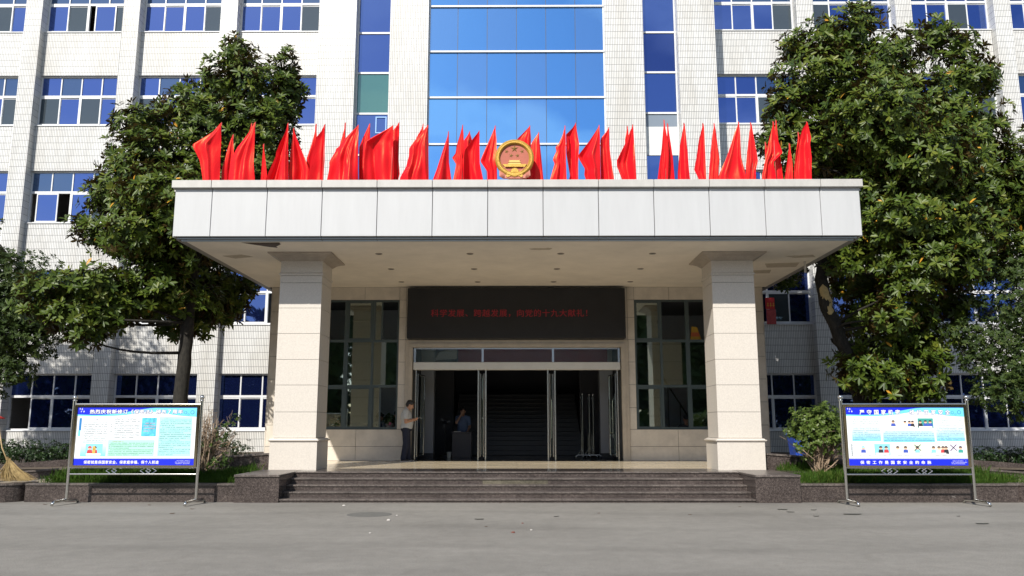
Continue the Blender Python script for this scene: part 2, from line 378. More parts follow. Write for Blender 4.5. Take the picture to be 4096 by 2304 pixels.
ORG = {}
def build(mb, name, mats, parent=None, smooth=False, org=None, edge=None):
    """link one mesh object; vertices are given in world space unless org is passed"""
    if org is None: org = ORG.get(parent.name, Vector()) if parent else Vector()
    me = bpy.data.meshes.new(name)
    o_ = Vector(org)
    me.from_pydata([(x-o_.x, y-o_.y, z-o_.z) for x, y, z in mb.v], [], mb.f)
    if not isinstance(mats, (list, tuple)): mats = [mats]
    for m in mats: me.materials.append(m)
    if len(mats) > 1: me.polygons.foreach_set('material_index', mb.m)
    if smooth: me.polygons.foreach_set('use_smooth', [True]*len(me.polygons))
    me.update(); me.validate()
    if smooth == 'auto':
        try: me.set_sharp_from_angle(angle=R(40))
        except Exception: pass
    o = bpy.data.objects.new(name, me); COL.objects.link(o)
    if parent: o.parent = parent; ORG[o.name] = o_
    else: o.location = o_; ORG[o.name] = o_
    return o
def inst(name, me, parent, loc):
    o = bpy.data.objects.new(name, me); COL.objects.link(o); o.parent = parent; o.location = loc
    ORG[o.name] = ORG.get(parent.name, Vector()); return o
def tag(o, label, cat, group=None, kind=None):
    o['label'] = label; o['category'] = cat
    if group: o['group'] = group
    if kind: o['kind'] = kind
    return o
def thing(name, label, cat, loc=(0, 0, 0), group=None):
    o = bpy.data.objects.new(name, None); COL.objects.link(o); o.location = loc; o.empty_display_size = .2
    ORG[o.name] = Vector(loc); return tag(o, label, cat, group)
def struct(o, label=None):
    o['kind'] = 'structure'
    if label: o['label'] = label
    return o
def one_box(name, m, parent, *a, bev=0.):
    return build(MB().box(*a, bev=bev), name, m, parent)

GLYPH = {}
def load_glyphs(chars):
    """outline every character once, while the scene is still small"""
    c = bpy.data.curves.new('lettering', 'FONT'); c.resolution_u = 3
    o = bpy.data.objects.new('lettering', c); COL.objects.link(o)
    for ch in sorted(set(chars)):
        if ch in ' \u3000': continue
        c.body = ch
        dg = bpy.context.evaluated_depsgraph_get(); dg.update()
        me = bpy.data.meshes.new_from_object(o.evaluated_get(dg))
        GLYPH[ch] = ([tuple(x.co) for x in me.vertices], [tuple(p.vertices) for p in me.polygons])
        bpy.data.meshes.remove(me)
    bpy.data.objects.remove(o); bpy.data.curves.remove(c)
load_glyphs('科学发展、跨越发展，向党的十九大献礼！热烈庆祝新修订《保密法》颁布7周年保密就是保国家安全、保家庭幸福、保个人前途严守国家机密维护国家安全保密工作是国家安全的命脉通信安全保密')
def put_text(mb, s, x0, x1, z0, z1, y, mi=0, bold=0., mirror=False, gap=1.0):
    """lettering fitted into x0..x1, z0..z1 on the plane y, facing -Y; every character gets an equal cell"""
    n = len(s); cw = (x1-x0)/n
    for i, ch in enumerate(s):
        if ch in ' 　': continue
        v, f = GLYPH[ch]
        if not v: continue
        small = ch in '、，。！!'
        xs = [p[0] for p in v]; ys = [p[1] for p in v]
        if ch.isascii(): cx0, cx1, cy0, cy1 = min(xs), max(xs), -.02, .74
        else: cx0, cx1, cy0, cy1 = 0., 1.0, -.12, .88
        if small and not ch.isascii(): pass
        hw = cw*gap; ox = x0+i*cw+(cw-hw)/2
        sh = [(0, 0)] if bold <= 0 else [(0, 0), (bold, 0), (-bold, 0), (0, bold), (0, -bold)]+([(bold*.7, bold*.7), (-bold*.7, bold*.7), (bold*.7, -bold*.7), (-bold*.7, -bold*.7)] if bold > .03 else [])
        for q, (sx, sy) in enumerate(sh):               # heavier weight: the outline laid down again a hair to each side
            pts = []
            for p in v:
                a = (p[0]-cx0)/(cx1-cx0)+sx; b = (p[1]-cy0)/(cy1-cy0)+sy
                if ch.isascii(): a = .2+.6*a
                if mirror: a = 1-a
                pts.append((ox+a*hw, y-.00015*q, z0+b*(z1-z0)))
            mb.add(pts, [tuple(reversed(k)) if mirror else k for k in f], mi)

def leaf_mesh(name, P, D, U, Ln, Wd, var, m, parent, org):
    """one mesh of many small folded leaves: P base, D direction, U upper side"""
    n = len(P)
    D = D/np.linalg.norm(D, axis=1, keepdims=True)
    S = np.cross(D, U); S /= (np.linalg.norm(S, axis=1, keepdims=True)+1e-9)
    U = np.cross(S, D)
    Ln = Ln[:, None]; Wd = Wd[:, None]
    b = P; t = P+D*Ln-U*Ln*.10
    l1 = P+D*Ln*.36-S*Wd*.40+U*Ln*.03; r1 = P+D*Ln*.36+S*Wd*.40+U*Ln*.03
    l2 = P+D*Ln*.72-S*Wd*.42+U*Ln*.01; r2 = P+D*Ln*.72+S*Wd*.42+U*Ln*.01
    mm = P+D*Ln*.55-U*Wd*.10
    V = np.stack([b, l1, r1, l2, r2, t, mm], 1).reshape(-1, 3)-np.array(org)
    F = np.array([(0, 2, 6), (0, 6, 1), (2, 4, 6), (1, 6, 3), (4, 5, 6), (3, 6, 5)])
    FF = (F[None]+(np.arange(n)*7)[:, None, None]).reshape(-1)
    me = bpy.data.meshes.new(name)
    me.vertices.add(len(V)); me.vertices.foreach_set('co', V.astype(np.float32).ravel())
    me.loops.add(len(FF)); me.loops.foreach_set('vertex_index', FF.astype(np.int32))
    k = n*6; me.polygons.add(k); me.polygons.foreach_set('loop_start', np.arange(0, 3*k, 3, dtype=np.int32))
    me.polygons.foreach_set('loop_total', np.full(k, 3, dtype=np.int32))
    me.update(calc_edges=True)
    at_ = me.attributes.new('var', 'FLOAT', 'FACE'); at_.data.foreach_set('value', np.repeat(var, 6).astype(np.float32))
    me.polygons.foreach_set('use_smooth', [True]*k)
    me.materials.append(m)
    o = bpy.data.objects.new(name, me); COL.objects.link(o)
    if parent: o.parent = parent
    else: o.location = org
    return o

# ================================================================ SETTING
g = MB(); g.add([(-300, -300, 0), (300, -300, 0), (300, 300, 0), (-300, 300, 0)], [(0, 1, 2, 3)])
struct(build(g, 'ground', ASPH), 'worn grey asphalt forecourt')

# ---------------------------------------------------------------- office building
WD, PD, SD, CD = 29.36, 28.90, 29.20, 27.50          # window, pier front, spandrel front, centre front
B = thing('office_building', 'white strip tiled office building with blue windows and central glass wall', 'building', (0, 29, 0))
ST = 3.815; BOT0, WH = 1.30, 2.05
NST = 6; TOPZ = BOT0+ST*NST
BAYR = 3.787; PW = .64                                  # bay pitch, pier width
def wing(sgn):
    x_in = 7.625                                        # first window beside the flank of the centre
    f0, f1 = sorted((sgn*7.2, sgn*7.625)); build(MB().box(f0, f1, SD, SD+.30, 0, TOPZ), 'pier', TILE, B)
    nb = 5
    xr = [x_in+k*BAYR for k in range(nb)]               # window start (inner side) of each bay
    for k in range(nb):
        a, b = xr[k], xr[k]+BAYR-PW
        # pier on the outer side of the bay
        p0, p1 = sorted((sgn*b, sgn*(b+PW)))
        build(MB().box(p0, p1, PD, SD+.35, 0, TOPZ), 'pier', TILE, B)
        s0, s1 = sorted((sgn*a, sgn*b))
        for st in range(NST+1):
            z0 = 0 if st == 0 else BOT0+ST*(st-1)+WH
            z1 = BOT0+ST*st if st < NST else TOPZ
            if z1-z0 < .02: continue
            build(MB().box(s0, s1, SD, SD+.30, z0, z1), 'spandrel', TILE, B)
            if st < NST:
                build(MB().box(s0+.002, s1-.002, SD-.035, SD+.28, z1, z1+.035), 'window_sill', FRAMEW, B)
    return xr
XR = wing(1); wing(-1)

# window: one frame mesh, panes as sub-parts
WW = BAYR-PW-.004
def frame_mesh(w, h, mods):
    m = MB(); t = .055; tz = h*.575
    m.box(-w/2, w/2, -.04, .04, 0, t); m.box(-w/2, w/2, -.04, .04, h-t, h)
    m.box(-w/2, -w/2+t, -.039, .039, t, h-t); m.box(w/2-t, w/2, -.039, .039, t, h-t)
    m.box(-w/2+t, w/2-t, -.043, .043, tz, tz+.085)
    for i in (1, 2, 3):
        x = -w/2+w*i/4
        m.box(x-.022, x+.022, -.037, .037, tz+.085, h-t)
    m.box(-.048, .048, -.045, .045, t, tz)
    me = bpy.data.meshes.new('window_frame')
    me.from_pydata(m.v, [], m.f); me.materials.append(FRAMEW); me.update(); return me, tz, t
FM, TZ, FT = frame_mesh(WW, WH-.035, None)
QW = WW/4
def pane_mesh(w, h, m, sash=0.):
    b = MB()
    if sash:
        b.box(-w/2, w/2, -.018, .018, 0, sash, 1); b.box(-w/2, w/2, -.018, .018, h-sash, h, 1)
        b.box(-w/2, -w/2+sash, -.018, .018, sash, h-sash, 1); b.box(w/2-sash, w/2, -.018, .018, sash, h-sash, 1)
    b.box(-w/2+sash, w/2-sash, -.004, .004, sash, h-sash, 0)
    me = bpy.data.meshes.new('pane'); me.from_pydata(b.v, [], b.f); me.materials.append(m); me.materials.append(FRAMEW)
    me.polygons.foreach_set('material_index', b.m); me.update(); return me
HU = WH-.035-FT-TZ-.085
PM_U = {k: pane_mesh(QW-.05, HU, m) for k, m in (('b', BLUEG), ('d', BLUEG2), ('g', GREYG), ('c', BLUEC))}
PM_L = {k: pane_mesh(QW+.03, TZ-FT, m, .045) for k, m in (('b', BLUEG), ('d', BLUEG2), ('g', GREYG))}
def window(xc, z, pat_u, pat_l):
    wn = inst('window', FM, B, Vector((xc, WD, z+.035))-ORG[B.name])
    for i in range(4):
        xo = -WW/2+QW*(i+.5)
        inst('pane', PM_U[pat_u[i]], wn, (xo, 0, TZ+.085)).rotation_euler = (random.gauss(0, .004), 0, random.gauss(0, .006))
        c = pat_l[i]
        if c == 'o': continue                      # sash slid open behind its neighbour
        yo = -.016 if i in (0, 2) else .014
        x2 = xo
        if c.isupper(): x2 = xo+(.28 if i in (0, 2) else -.28); c = c.lower()   # sash half open
        inst('pane', PM_L[c], wn, (x2, yo, FT)).rotation_euler = (random.gauss(0, .003), 0, random.gauss(0, .006))
PATL = ['bgbg', 'bbbg', 'bbgb', 'Bobg', 'gbbg', 'bbgb', 'gbgb', 'bbbb']
for sgn in (-1, 1):
    for k in range(5):
        for st in range(NST):
            xc = sgn*(XR[k]+(BAYR-PW)/2)
            deep = st <= 1
            pu = ''.join(random.choice('ccb' if not deep else 'ddb') for _ in range(4)) if st != 0 else 'dddd'
            pl = random.choice(PATL)
            if deep: pl = random.choice(['ddod', 'dddd', 'odgd', 'ddgd', 'dogd'])
            if st == 0: pl = random.choice(['dddd', 'dddd', 'oddd'])
            if sgn < 0 and st == 3: pl = ['gbgb', 'gbgb', 'gbgb', 'bgbg', 'bgbg'][k]
            if sgn < 0 and st == 4: pl = ['bbbg', 'bbbg', 'bgBg', 'gbgb', 'bgbg'][k]
            if sgn > 0 and st == 3: pl = ['bbgg', 'bbgb', 'bgbg', 'bbgb', 'bgbg'][k]
            window(xc, BOT0+ST*st, pu, pl)
# floors and back wall of the offices, seen through the open sashes
for sgn in (-1, 1):
    m = MB()
    x0, x1 = sorted((sgn*7.3, sgn*27.5))
    for st in range(NST+1):
        z = BOT0+ST*st-.95
        m.box(x0, x1, SD+.42, 33.6, z-.12, z)
    m.box(x0, x1, 33.6, 33.75, 0, TOPZ)
    for k in range(5):
        xw = sgn*(XR[k]+BAYR-PW/2)
        m.box(xw-.06, xw+.06, SD+.46, 33.55, .01, TOPZ-.2)
    m.box(min(sgn*27.5, sgn*27.7), max(sgn*27.5, sgn*27.7), SD+.42, 33.7, 0, TOPZ)
    build(m, 'office_interior', INTW, B)

# centre of the facade: flank walls, strip windows, inner walls, curtain wall
CZ0 = 5.6
for sgn in (-1, 1):
    def seg(a, b, y0, y1, z0, z1, name, mt):
        x0, x1 = sorted((sgn*a, sgn*b)); return build(MB().box(x0, x1, y0, y1, z0, z1), name, mt, B)
    seg(5.87, 7.237, CD, CD+2.2, 0, TOPZ, 'flank_wall', TILE)
    seg(3.215, 4.62, CD, CD+1.2, CZ0, TOPZ, 'inner_wall', TILE)
    # strip window between them
    fr = MB()
    zr = [11.118-1.57*3, 11.118-1.57*2, 11.118-1.57, 11.118, 12.685, 14.255, 15.826, 17.39, 18.96, 20.53, 22.1, TOPZ]
    for z in zr: fr.box(min(sgn*4.622, sgn*5.868), max(sgn*4.622, sgn*5.868), CD+.36, CD+.46, z-.035, z+.035)
    for xx in (4.645, 5.845): fr.box(sgn*xx-.022, sgn*xx+.022, CD+.362, CD+.455, CZ0, TOPZ)
    f = build(fr, 'strip_window', FRAMEW, B)
    for i in range(len(zr)-1):
        gm = STRIPG
        if sgn < 0 and i == 4: gm = GREENG
        if sgn > 0 and i == 5: gm = BLUEG2
        z0, z1 = zr[i]+.036, zr[i+1]-.036
        x0, x1 = sorted((sgn*4.668, sgn*5.822))
        if sgn > 0 and i == 3:                           # board behind a pale pane: upper part grey, lower part white
            build(MB().box(x0, x1, CD+.40, CD+.42, z0, z0+1.02), 'pane', mat('white_backed_pane', (.72, .73, .70), .25, var=.12, vscale=4), f)
            build(MB().box(x0, x1, CD+.40, CD+.42, z0+1.022, z1), 'pane', mat('grey_backed_pane', (.20, .24, .29), .2), f)
            continue
        if i == 3 and sgn < 0:                           # small top hung sash set in the pane
            build(MB().box(x0, x1, CD+.40, CD+.42, z0, z1), 'pane', gm, f)
            sm = MB(); xa, xb, za, zb = -5.12, -4.72, z0+.78, z1-.08
            sm.box(xa, xb, CD+.36, CD+.397, za, za+.04); sm.box(xa, xb, CD+.36, CD+.397, zb-.04, zb)
            sm.box(xa, xa+.04, CD+.36, CD+.397, za+.04, zb-.04); sm.box(xb-.04, xb, CD+.36, CD+.397, za+.04, zb-.04)
            build(sm, 'vent_sash', mat('blue_sash', (.22, .40, .70), .4), f)
            continue
        build(MB().box(x0, x1, CD+.40, CD+.42, z0, z1), 'pane', gm, f)
    seg(4.63, 5.86, CD+1.0, CD+1.1, CZ0, TOPZ, 'strip_back', INTD)
cw = MB(); zc = [16.787+1.7825*k for k in (4, 3, 2, 1)]+[16.787, 15.002, 13.224, 11.457, 9.68, 7.9, 6.1]
xcw = [-3.19, -2.157, -1.078, 0, 1.081, 2.160, 3.195]
for z in zc: cw.box(-3.212, 3.212, CD+.17, CD+.26, z-.032, z+.032)
for x in (xcw[0], xcw[-1]): cw.box(x-.02, x+.02, CD+.20, CD+.26, 6.1, TOPZ)
cwo = build(cw, 'curtain_wall', FRAMEW, B)
bk = MB()
for x in xcw[1:-1]: bk.box(x-.010, x+.010, CD+.235, CD+.28, 6.1, TOPZ)
build(bk, 'mullion', mat('dark_mullion', (.05, .08, .14), .5), cwo)
for i in range(len(zc)-1):
    for j in range(6):
        pb = MB().box(xcw[j]+.012, xcw[j+1]-.012, CD+.24, CD+.25, zc[i+1]+.034, zc[i]-.034)
        o = build(pb, 'pane', CURT if random.random() < .7 else CURT2, cwo)
        # panes are never perfectly coplanar: each is set a hair off true
        c = Vector(((xcw[j]+xcw[j+1])/2, CD+.245-29, (zc[i]+zc[i+1])/2))
        rx = Matrix.Rotation(random.gauss(0, .0016), 4, 'X') @ Matrix.Rotation(random.gauss(0, .0016), 4, 'Z')
        o.data.transform(Matrix.Translation(c) @ rx @ Matrix.Translation(-c))
build(MB().box(-3.2, 3.2, CD+.6, CD+.7, 6.1, TOPZ), 'core_wall', INTD, B)
build(MB().box(-7.2, 7.2, CD+2.3, CD+2.5, 6.4, TOPZ), 'core_wall', INTD, B)
build(MB().box(-27.4, 27.4, PD-.2, 34.2, TOPZ+.002, TOPZ+.5), 'roof', TILE, B)

# ---------------------------------------------------------------- porch (stone wall under the canopy)
PY = 22.90; ZP = .54; ZS = 5.43
P = thing('entrance_porch', 'beige stone faced entrance porch wall with tall framed windows under the canopy', 'porch', (0, PY, ZP))
core = MB()
T_ = .35
for sgn in (-1, 1):
    def bxm(a, b, z0, z1):
        x0, x1 = sorted((sgn*a, sgn*b)); core.box(x0, x1, PY+.03, PY+T_, z0, z1)
    bxm(5.66, 7.03, 0, 6.6); bxm(3.36, 5.66, 0, 1.40); bxm(3.36, 5.66, 5.06, 6.6); bxm(2.98, 3.36, 0, 6.6)
core.box(-2.98, 2.98, PY+.03, PY+T_, 3.72, 6.6)
for sgn in (-1, 1):
    x0, x1 = sorted((sgn*6.72, sgn*7.03)); core.box(x0, x1, PY+T_, CD-.002, 0, 6.6)
core.box(-6.72, 6.72, PY+T_, CD-.002, 6.3, 6.6)
build(core, 'wall_core', JOINT, P)
def panels(xs, zs, y=PY, skip=None, m=PSTONE):
    for i in range(len(xs)-1):
        for j in range(len(zs)-1):
            build(MB().box(xs[i]+.005, xs[i+1]-.005, y, y+.028, zs[j]+.005, zs[j+1]-.005), 'stone_panel', m, P)
zs_side = [ZP, .93, 1.52, 2.16, 2.80, 3.44, 4.08, 4.72, ZS]
for sgn in (-1, 1):
    X = lambda *a: sorted(sgn*x for x in a)
    panels(X(5.66, 7.03), zs_side)
    panels(X(3.16, 3.36), [1.40, 2.0, 2.64, 3.28, 3.92, 4.55, 5.06])
    panels(X(3.16, 4.5, 5.66), [ZP, .93, 1.40])
    panels(X(3.16, 3.36, 4.36, 5.66), [5.06, ZS])
panels([-3.16, -2.1, -1.05, 0, 1.05, 2.1, 3.16], [3.905, 4.55, ZS])
# side walls of the porch in tile, pale
for sgn in (-1, 1):
    x0, x1 = sorted((sgn*7.031, sgn*7.05)); build(MB().box(x0, x1, PY+.002, CD, 0, 6.6), 'side_wall', PSTONE, P)
# door surround: stepped moulding
sur = MB()
def ring(x, z, w, y0, y1):
    sur.box(-x-w, -x, y0, y1, ZP, z); sur.box(x, x+w, y0, y1, ZP, z); sur.box(-x-w, x+w, y0, y1, z+.001, z+w)
ring(3.055, 3.80, .10, PY-.05, PY+.05); ring(2.95, 3.695, .103, PY-.075, PY+.08)
build(sur, 'door_surround', SURR, P)
# porch windows
def porch_window(sgn):
    xs = sorted([sgn*x for x in (3.36, 4.115, 4.87, 5.66)]); zs = [1.40, 2.60, 3.885, 5.06]
    fr = MB(); y0, y1 = PY+.05, PY+.13
    for i, x in enumerate(xs):
        wd = .055 if abs(abs(x)-4.87) < .01 else .032
        a, b = x-wd, x+wd
        if i == 0: a, b = x, x+.05
        if i == 3: a, b = x-.05, x
        fr.box(a, b, y0, y1, zs[0], zs[-1])
    for j, z in enumerate(zs):
        a, b = z-.035, z+.035
        if j == 0: a, b = z, z+.06
        if j == 3: a, b = z-.05, z
        for i in range(3): fr.box(xs[i]+.033, xs[i+1]-.033, y0+.002, y1-.002, a, b)
    wnd = build(fr, 'window', FRAMEG, P)
    for i in range(3):
        for j in range(3):
            x0, x1, z0, z1 = xs[i]+.034, xs[i+1]-.034, zs[j]+.036, zs[j+1]-.036
            k = i if sgn > 0 else 2-i                       # 0 = next to the door
            opened = (j == 2 and k == 2) or (j == 2 and k == (0 if sgn < 0 else 1)) or (j == 0 and k == (0 if sgn < 0 else 1))
            s = MB(); t = .042
            if opened:
                if sgn < 0 and k == 0:                     # sash slid two thirds open
                    x1n = x0+.24; s.box(x0, x0+.03, y0+.02, y1-.02, z0, z1, 1); s.box(x1n-t, x1n, y0+.02, y1-.02, z0, z1, 1)
                    s.box(x0+.03, x1n-t, y0+.06, y0+.066, z0, z1, 0)
                    build(s, 'pane', [PORCHG, FRAMEG], wnd)
                continue
            if j != 1:
                s.box(x0, x1, y0+.02, y1-.02, z0, z0+t, 1); s.box(x0, x1, y0+.02, y1-.02, z1-t, z1, 1)
                s.box(x0, x0+t, y0+.021, y1-.021, z0+t, z1-t, 1); s.box(x1-t, x1, y0+.021, y1-.021, z0+t, z1-t, 1)
                s.box(x0+t, x1-t, y0+.05, y0+.056, z0+t, z1-t, 0)
                s.box(x1-t-.012 if sgn < 0 else x1-t-.012, x1-t+.012, y0+.005, y0+.02, z0+(z1-z0)*.42, z0+(z1-z0)*.42+.09, 1)
            else:
                s.box(x0, x1, y0+.04, y0+.046, z0, z1, 0)
            build(s, 'pane', [PORCHG, FRAMEG], wnd)
porch_window(-1); porch_window(1)
# doorway
dz1 = 3.06
build(MB().box(-2.93, 2.93, PY-.03, PY+.20, dz1, 3.275, bev=.012), 'door_header', WHITEH, P)
tr = MB()
for x in (-2.93, -1.0, 1.0, 2.93-.06): tr.box(x, x+.06, PY+.06, PY+.12, 3.276, 3.69)
tr.box(-2.86, 2.86, PY+.062, PY+.118, 3.65, 3.692)
tro = build(tr, 'transom_frame', CHROME, P)
for a, b in ((-2.868, -1.002), (-.938, .998), (1.062, 2.868)):
    build(MB().box(a, b, PY+.085, PY+.091, 3.277, 3.648), 'pane', DOORG, tro)
posts = [-2.86, -1.085, -.875, .88, 1.08, 2.85]
for x in posts: build(MB().tube([(x, PY+.08, ZP), (x, PY+.08, dz1)], .026, 10), 'door_post', CHROME, P, smooth='auto')
lw_ = .86
for x, s in ((-2.86, 1), (-1.085, 1), (-.875, -1), (.88, 1), (1.08, -1), (2.85, -1)):
    # leaf swung inwards, seen almost edge on
    ang = R(84); dx, dy = math.cos(ang)*s, math.sin(ang)
    if abs(x) > 2: pass
    lf = MB()
    p0 = Vector((x+.05*s, PY+.14, 0)); p1 = p0+Vector((dx*lw_, dy*lw_, 0))
    for p in (p0, p1): lf.tube([(p.x, p.y, ZP+.10), (p.x, p.y, dz1-.10)], .022, 8, 0)
    for z in (ZP+.12, dz1-.12): lf.tube([(p0.x, p0.y, z), (p1.x, p1.y, z)], .024, 8, 0)
    nx, ny = -dy*.012, dx*.012
    lf.add([(p0.x, p0.y, ZP+.13), (p1.x, p1.y, ZP+.13), (p1.x, p1.y, dz1-.13), (p0.x, p0.y, dz1-.13)], [(0, 1, 2, 3)], 1)
    lv = build(lf, 'door_leaf', [CHROME, DOORG], P, smooth='auto')
    hp = p0.lerp(p1, .82); nrm = Vector((dy, -dx, 0))*s
    h = MB()
    for sg in (-1, 1):
        q = hp+nrm*.05*sg
        h.tube([(q.x, q.y, 1.15), (q.x, q.y, 2.25)], .013, 8)
        for z in (1.3, 1.70, 2.1): h.tube([(hp.x, hp.y, z), (q.x, q.y, z)], .009, 6)
    build(h, 'pull_handle', POLISH, lv, smooth='auto')
    build(MB().ell((hp.x-.03*s, hp.y-.02, 1.71), (.025, .012, .025), 10, 6), 'lock', mat('pale_lock', (.7, .7, .68), .4), lv, smooth=True)

# ---------------------------------------------------------------- lobby behind the doors
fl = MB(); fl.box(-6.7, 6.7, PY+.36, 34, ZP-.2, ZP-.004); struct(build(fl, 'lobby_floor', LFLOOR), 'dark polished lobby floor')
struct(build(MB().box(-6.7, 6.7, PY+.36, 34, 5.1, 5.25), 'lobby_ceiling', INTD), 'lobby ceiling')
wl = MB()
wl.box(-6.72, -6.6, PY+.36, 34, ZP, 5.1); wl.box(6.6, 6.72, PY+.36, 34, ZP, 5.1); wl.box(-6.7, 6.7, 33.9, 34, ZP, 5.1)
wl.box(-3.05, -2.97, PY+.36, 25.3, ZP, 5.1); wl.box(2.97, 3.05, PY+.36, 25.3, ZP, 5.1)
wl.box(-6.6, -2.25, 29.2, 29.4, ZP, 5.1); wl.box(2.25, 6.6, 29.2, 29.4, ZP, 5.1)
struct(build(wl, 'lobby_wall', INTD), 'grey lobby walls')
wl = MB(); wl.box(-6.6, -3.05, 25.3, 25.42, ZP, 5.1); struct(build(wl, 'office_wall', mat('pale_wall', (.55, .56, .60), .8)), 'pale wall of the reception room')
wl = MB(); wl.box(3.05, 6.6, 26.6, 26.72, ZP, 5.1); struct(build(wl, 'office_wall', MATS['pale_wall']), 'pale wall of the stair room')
for sgn in (-1, 1):
    x = sgn*2.72
    pl = thing('lobby_pillar', 'white square pillar inside the lobby near the %s door post' % ('man with the phone' if sgn < 0 else 'folded sign stands and rightmost'), 'pillar', (x, 24.9, ZP))
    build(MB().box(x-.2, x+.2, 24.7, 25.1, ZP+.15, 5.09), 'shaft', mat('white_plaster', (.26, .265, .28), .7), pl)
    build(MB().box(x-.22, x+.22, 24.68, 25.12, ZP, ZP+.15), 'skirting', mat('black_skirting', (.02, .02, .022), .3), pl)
# staircase inside
stc = thing('staircase', 'wide grey staircase rising at the back of the dark lobby', 'staircase', (0, 28, ZP))
STEPM = mat('grey_step', (.055, .055, .056), .5)
for i in range(14):
    build(MB().box(-2.2, 2.2, 27.2+i*.3, 27.2+(i+1)*.3+.02, ZP, ZP+(i+1)*.152, bev=.01), 'step', STEPM, stc)
    build(MB().box(-2.2, 2.2, 27.19+i*.3, 27.2+i*.3+.05, ZP+(i+1)*.152+.001, ZP+(i+1)*.152+.008), 'nosing', mat('dark_nosing', (.05, .05, .05), .5), stc)
build(MB().box(-2.2, 2.2, 31.4, 33.9, 2.5, 2.66), 'landing', STEPM, stc)
# side stair seen through the right window
st2 = thing('side_staircase', 'narrow white stair with a dark handrail behind the window right of the doors', 'staircase', (4.6, 25.6, ZP))
for i in range(8):
    build(MB().box(3.6+.0, 4.9-i*.12, 25.1+i*.02, 26.5, ZP+.2+i*.16, ZP+.2+(i+1)*.16-.015), 'step', mat('pale_step', (.34, .36, .36), .6), st2)
build(MB().tube([(5.4, 24.9, 1.25+.2), (4.95, 24.9, 2.2), (4.45, 24.9, 3.0)], .022, 8), 'handrail', mat('black_rail', (.015, .015, .016), .4), st2, smooth=True)
build(MB().tube([(4.98, 24.9, ZP+.2), (4.98, 24.9, 2.2)], .014, 6), 'baluster', MATS['black_rail'], st2)
build(MB().tube([(4.62, 24.9, ZP+.2), (4.62, 24.9, 2.72)], .014, 6), 'baluster', MATS['black_rail'], st2)
# high window at the back of the stairwell
bw = thing('stairwell_window', 'small bright window high above the dark stairs', 'window', (0, 33.85, 3.6))
f = MB(); f.box(-.95, .05, 33.80, 33.89, 4.15, 4.62); build(f, 'lit_pane', emit_mat('daylight_pane', (.55, .62, .60), .16), bw)
f = MB()
for x in (-.95, -.62, -.28, .05): f.box(x-.02, x+.02, 33.76, 33.80, 4.13, 4.64)
f.box(-.97, .07, 33.765, 33.795, 4.36, 4.40); build(f, 'bars', mat('black_bar', (.01, .01, .01), .6), bw)
f = MB().box(.2, 1.4, 33.8, 33.88, 4.2, 4.62); build(f, 'dark_pane', mat('dark_pane', (.008, .008, .01), .1), bw)
# red banner hung inside, read from behind through the transom
bn = thing('banner', 'dark red cloth banner hung inside behind the transom glass', 'banner', (0.4, 24.1, 3.3))
b = MB(); b.box(-1.75, 2.7, 24.1, 24.112, 3.25, 4.02); build(b, 'cloth', mat('dark_red_cloth', (.16, .012, .025), .8, var=.2), bn)
b = MB(); b.add([(-2.45, 24.05, 3.42), (-1.78, 24.05, 3.46), (-1.78, 24.05, 3.78), (-2.3, 24.05, 3.66)], [(0, 1, 2, 3)]); build(b, 'paper_sheet', mat('grey_paper', (.28, .28, .30), .8), bn)

# ---------------------------------------------------------------- porch floor, steps
pf = thing('porch_floor', 'beige tiled porch floor with a dark polished granite edge', 'floor', (0, 20, ZP)); pf['kind'] = 'structure'
build(MB().box(-7.0, 7.0, 17.66, PY+.02, 0, ZP-.03), 'base', JOINT, pf)
xs = [-7.0+1.0*i for i in range(15)]
for i in range(14):
    for j in range(5):
        y0 = 18.85+j*.81
        build(MB().box(xs[i]+.002, xs[i+1]-.002, y0+.002, min(y0+.808, PY-.002), ZP-.03, ZP+random.uniform(-.0006, .0006)), 'floor_tile', PTILE, pf)
for i in range(14):
    build(MB().box(xs[i]+.0015, xs[i+1]-.0015, 17.66, 18.848, ZP-.03, ZP+.001), 'border_slab', GRAN, pf)
SX = 4.73
stp = thing('entrance_steps', 'five broad dark brown granite steps leading up to the doors', 'steps', (0, 17, 0))
RZ, TR = .118, .275
OLIVE = granite_mat('olive_granite', (.05, .046, .035), (.105, .097, .074), (.18, .165, .125), .25)
for i in range(5):
    z1 = ZP-RZ*i; y0 = 17.60-TR*i
    cuts = [[-SX, -3.1, -1.2, 1.4, 3.3, SX], [-SX, -3.0, -.72, .65, 3.1, SX], [-SX, -2.3, .4, 2.7, SX], [-SX, -3.4, -1.0, 1.5, SX], [-SX, -2.0, .9, 3.0, SX]][i]
    for a, b in zip(cuts[:-1], cuts[1:]):
        if b-a < .3: pass
        build(MB().box(a+.0015, b-.0015, y0-.02, y0+TR+.06 if i else y0+.058, z1-.032, z1, bev=.006), 'tread', GRANT, stp)
        zb = max(-.02, z1-RZ)
        pale = (i == 1 and a < 0 < b)
        build(MB().box(a+.0015, b-.0015, y0+.004, y0+.06, zb, z1-.036), 'riser', OLIVE if pale else GRAN, stp)
for sgn in (-1, 1):
    x0, x1 = sorted((sgn*(SX+.002), sgn*5.62))
    build(MB().box(x0, x1, 16.46, 18.25, 0, ZP-.045), 'cheek_wall', GRAN, stp)
    build(MB().box(x0-.01, x1+.01, 16.43, 18.26, ZP-.045, ZP+.004, bev=.008), 'cheek_coping', GRANT, stp)

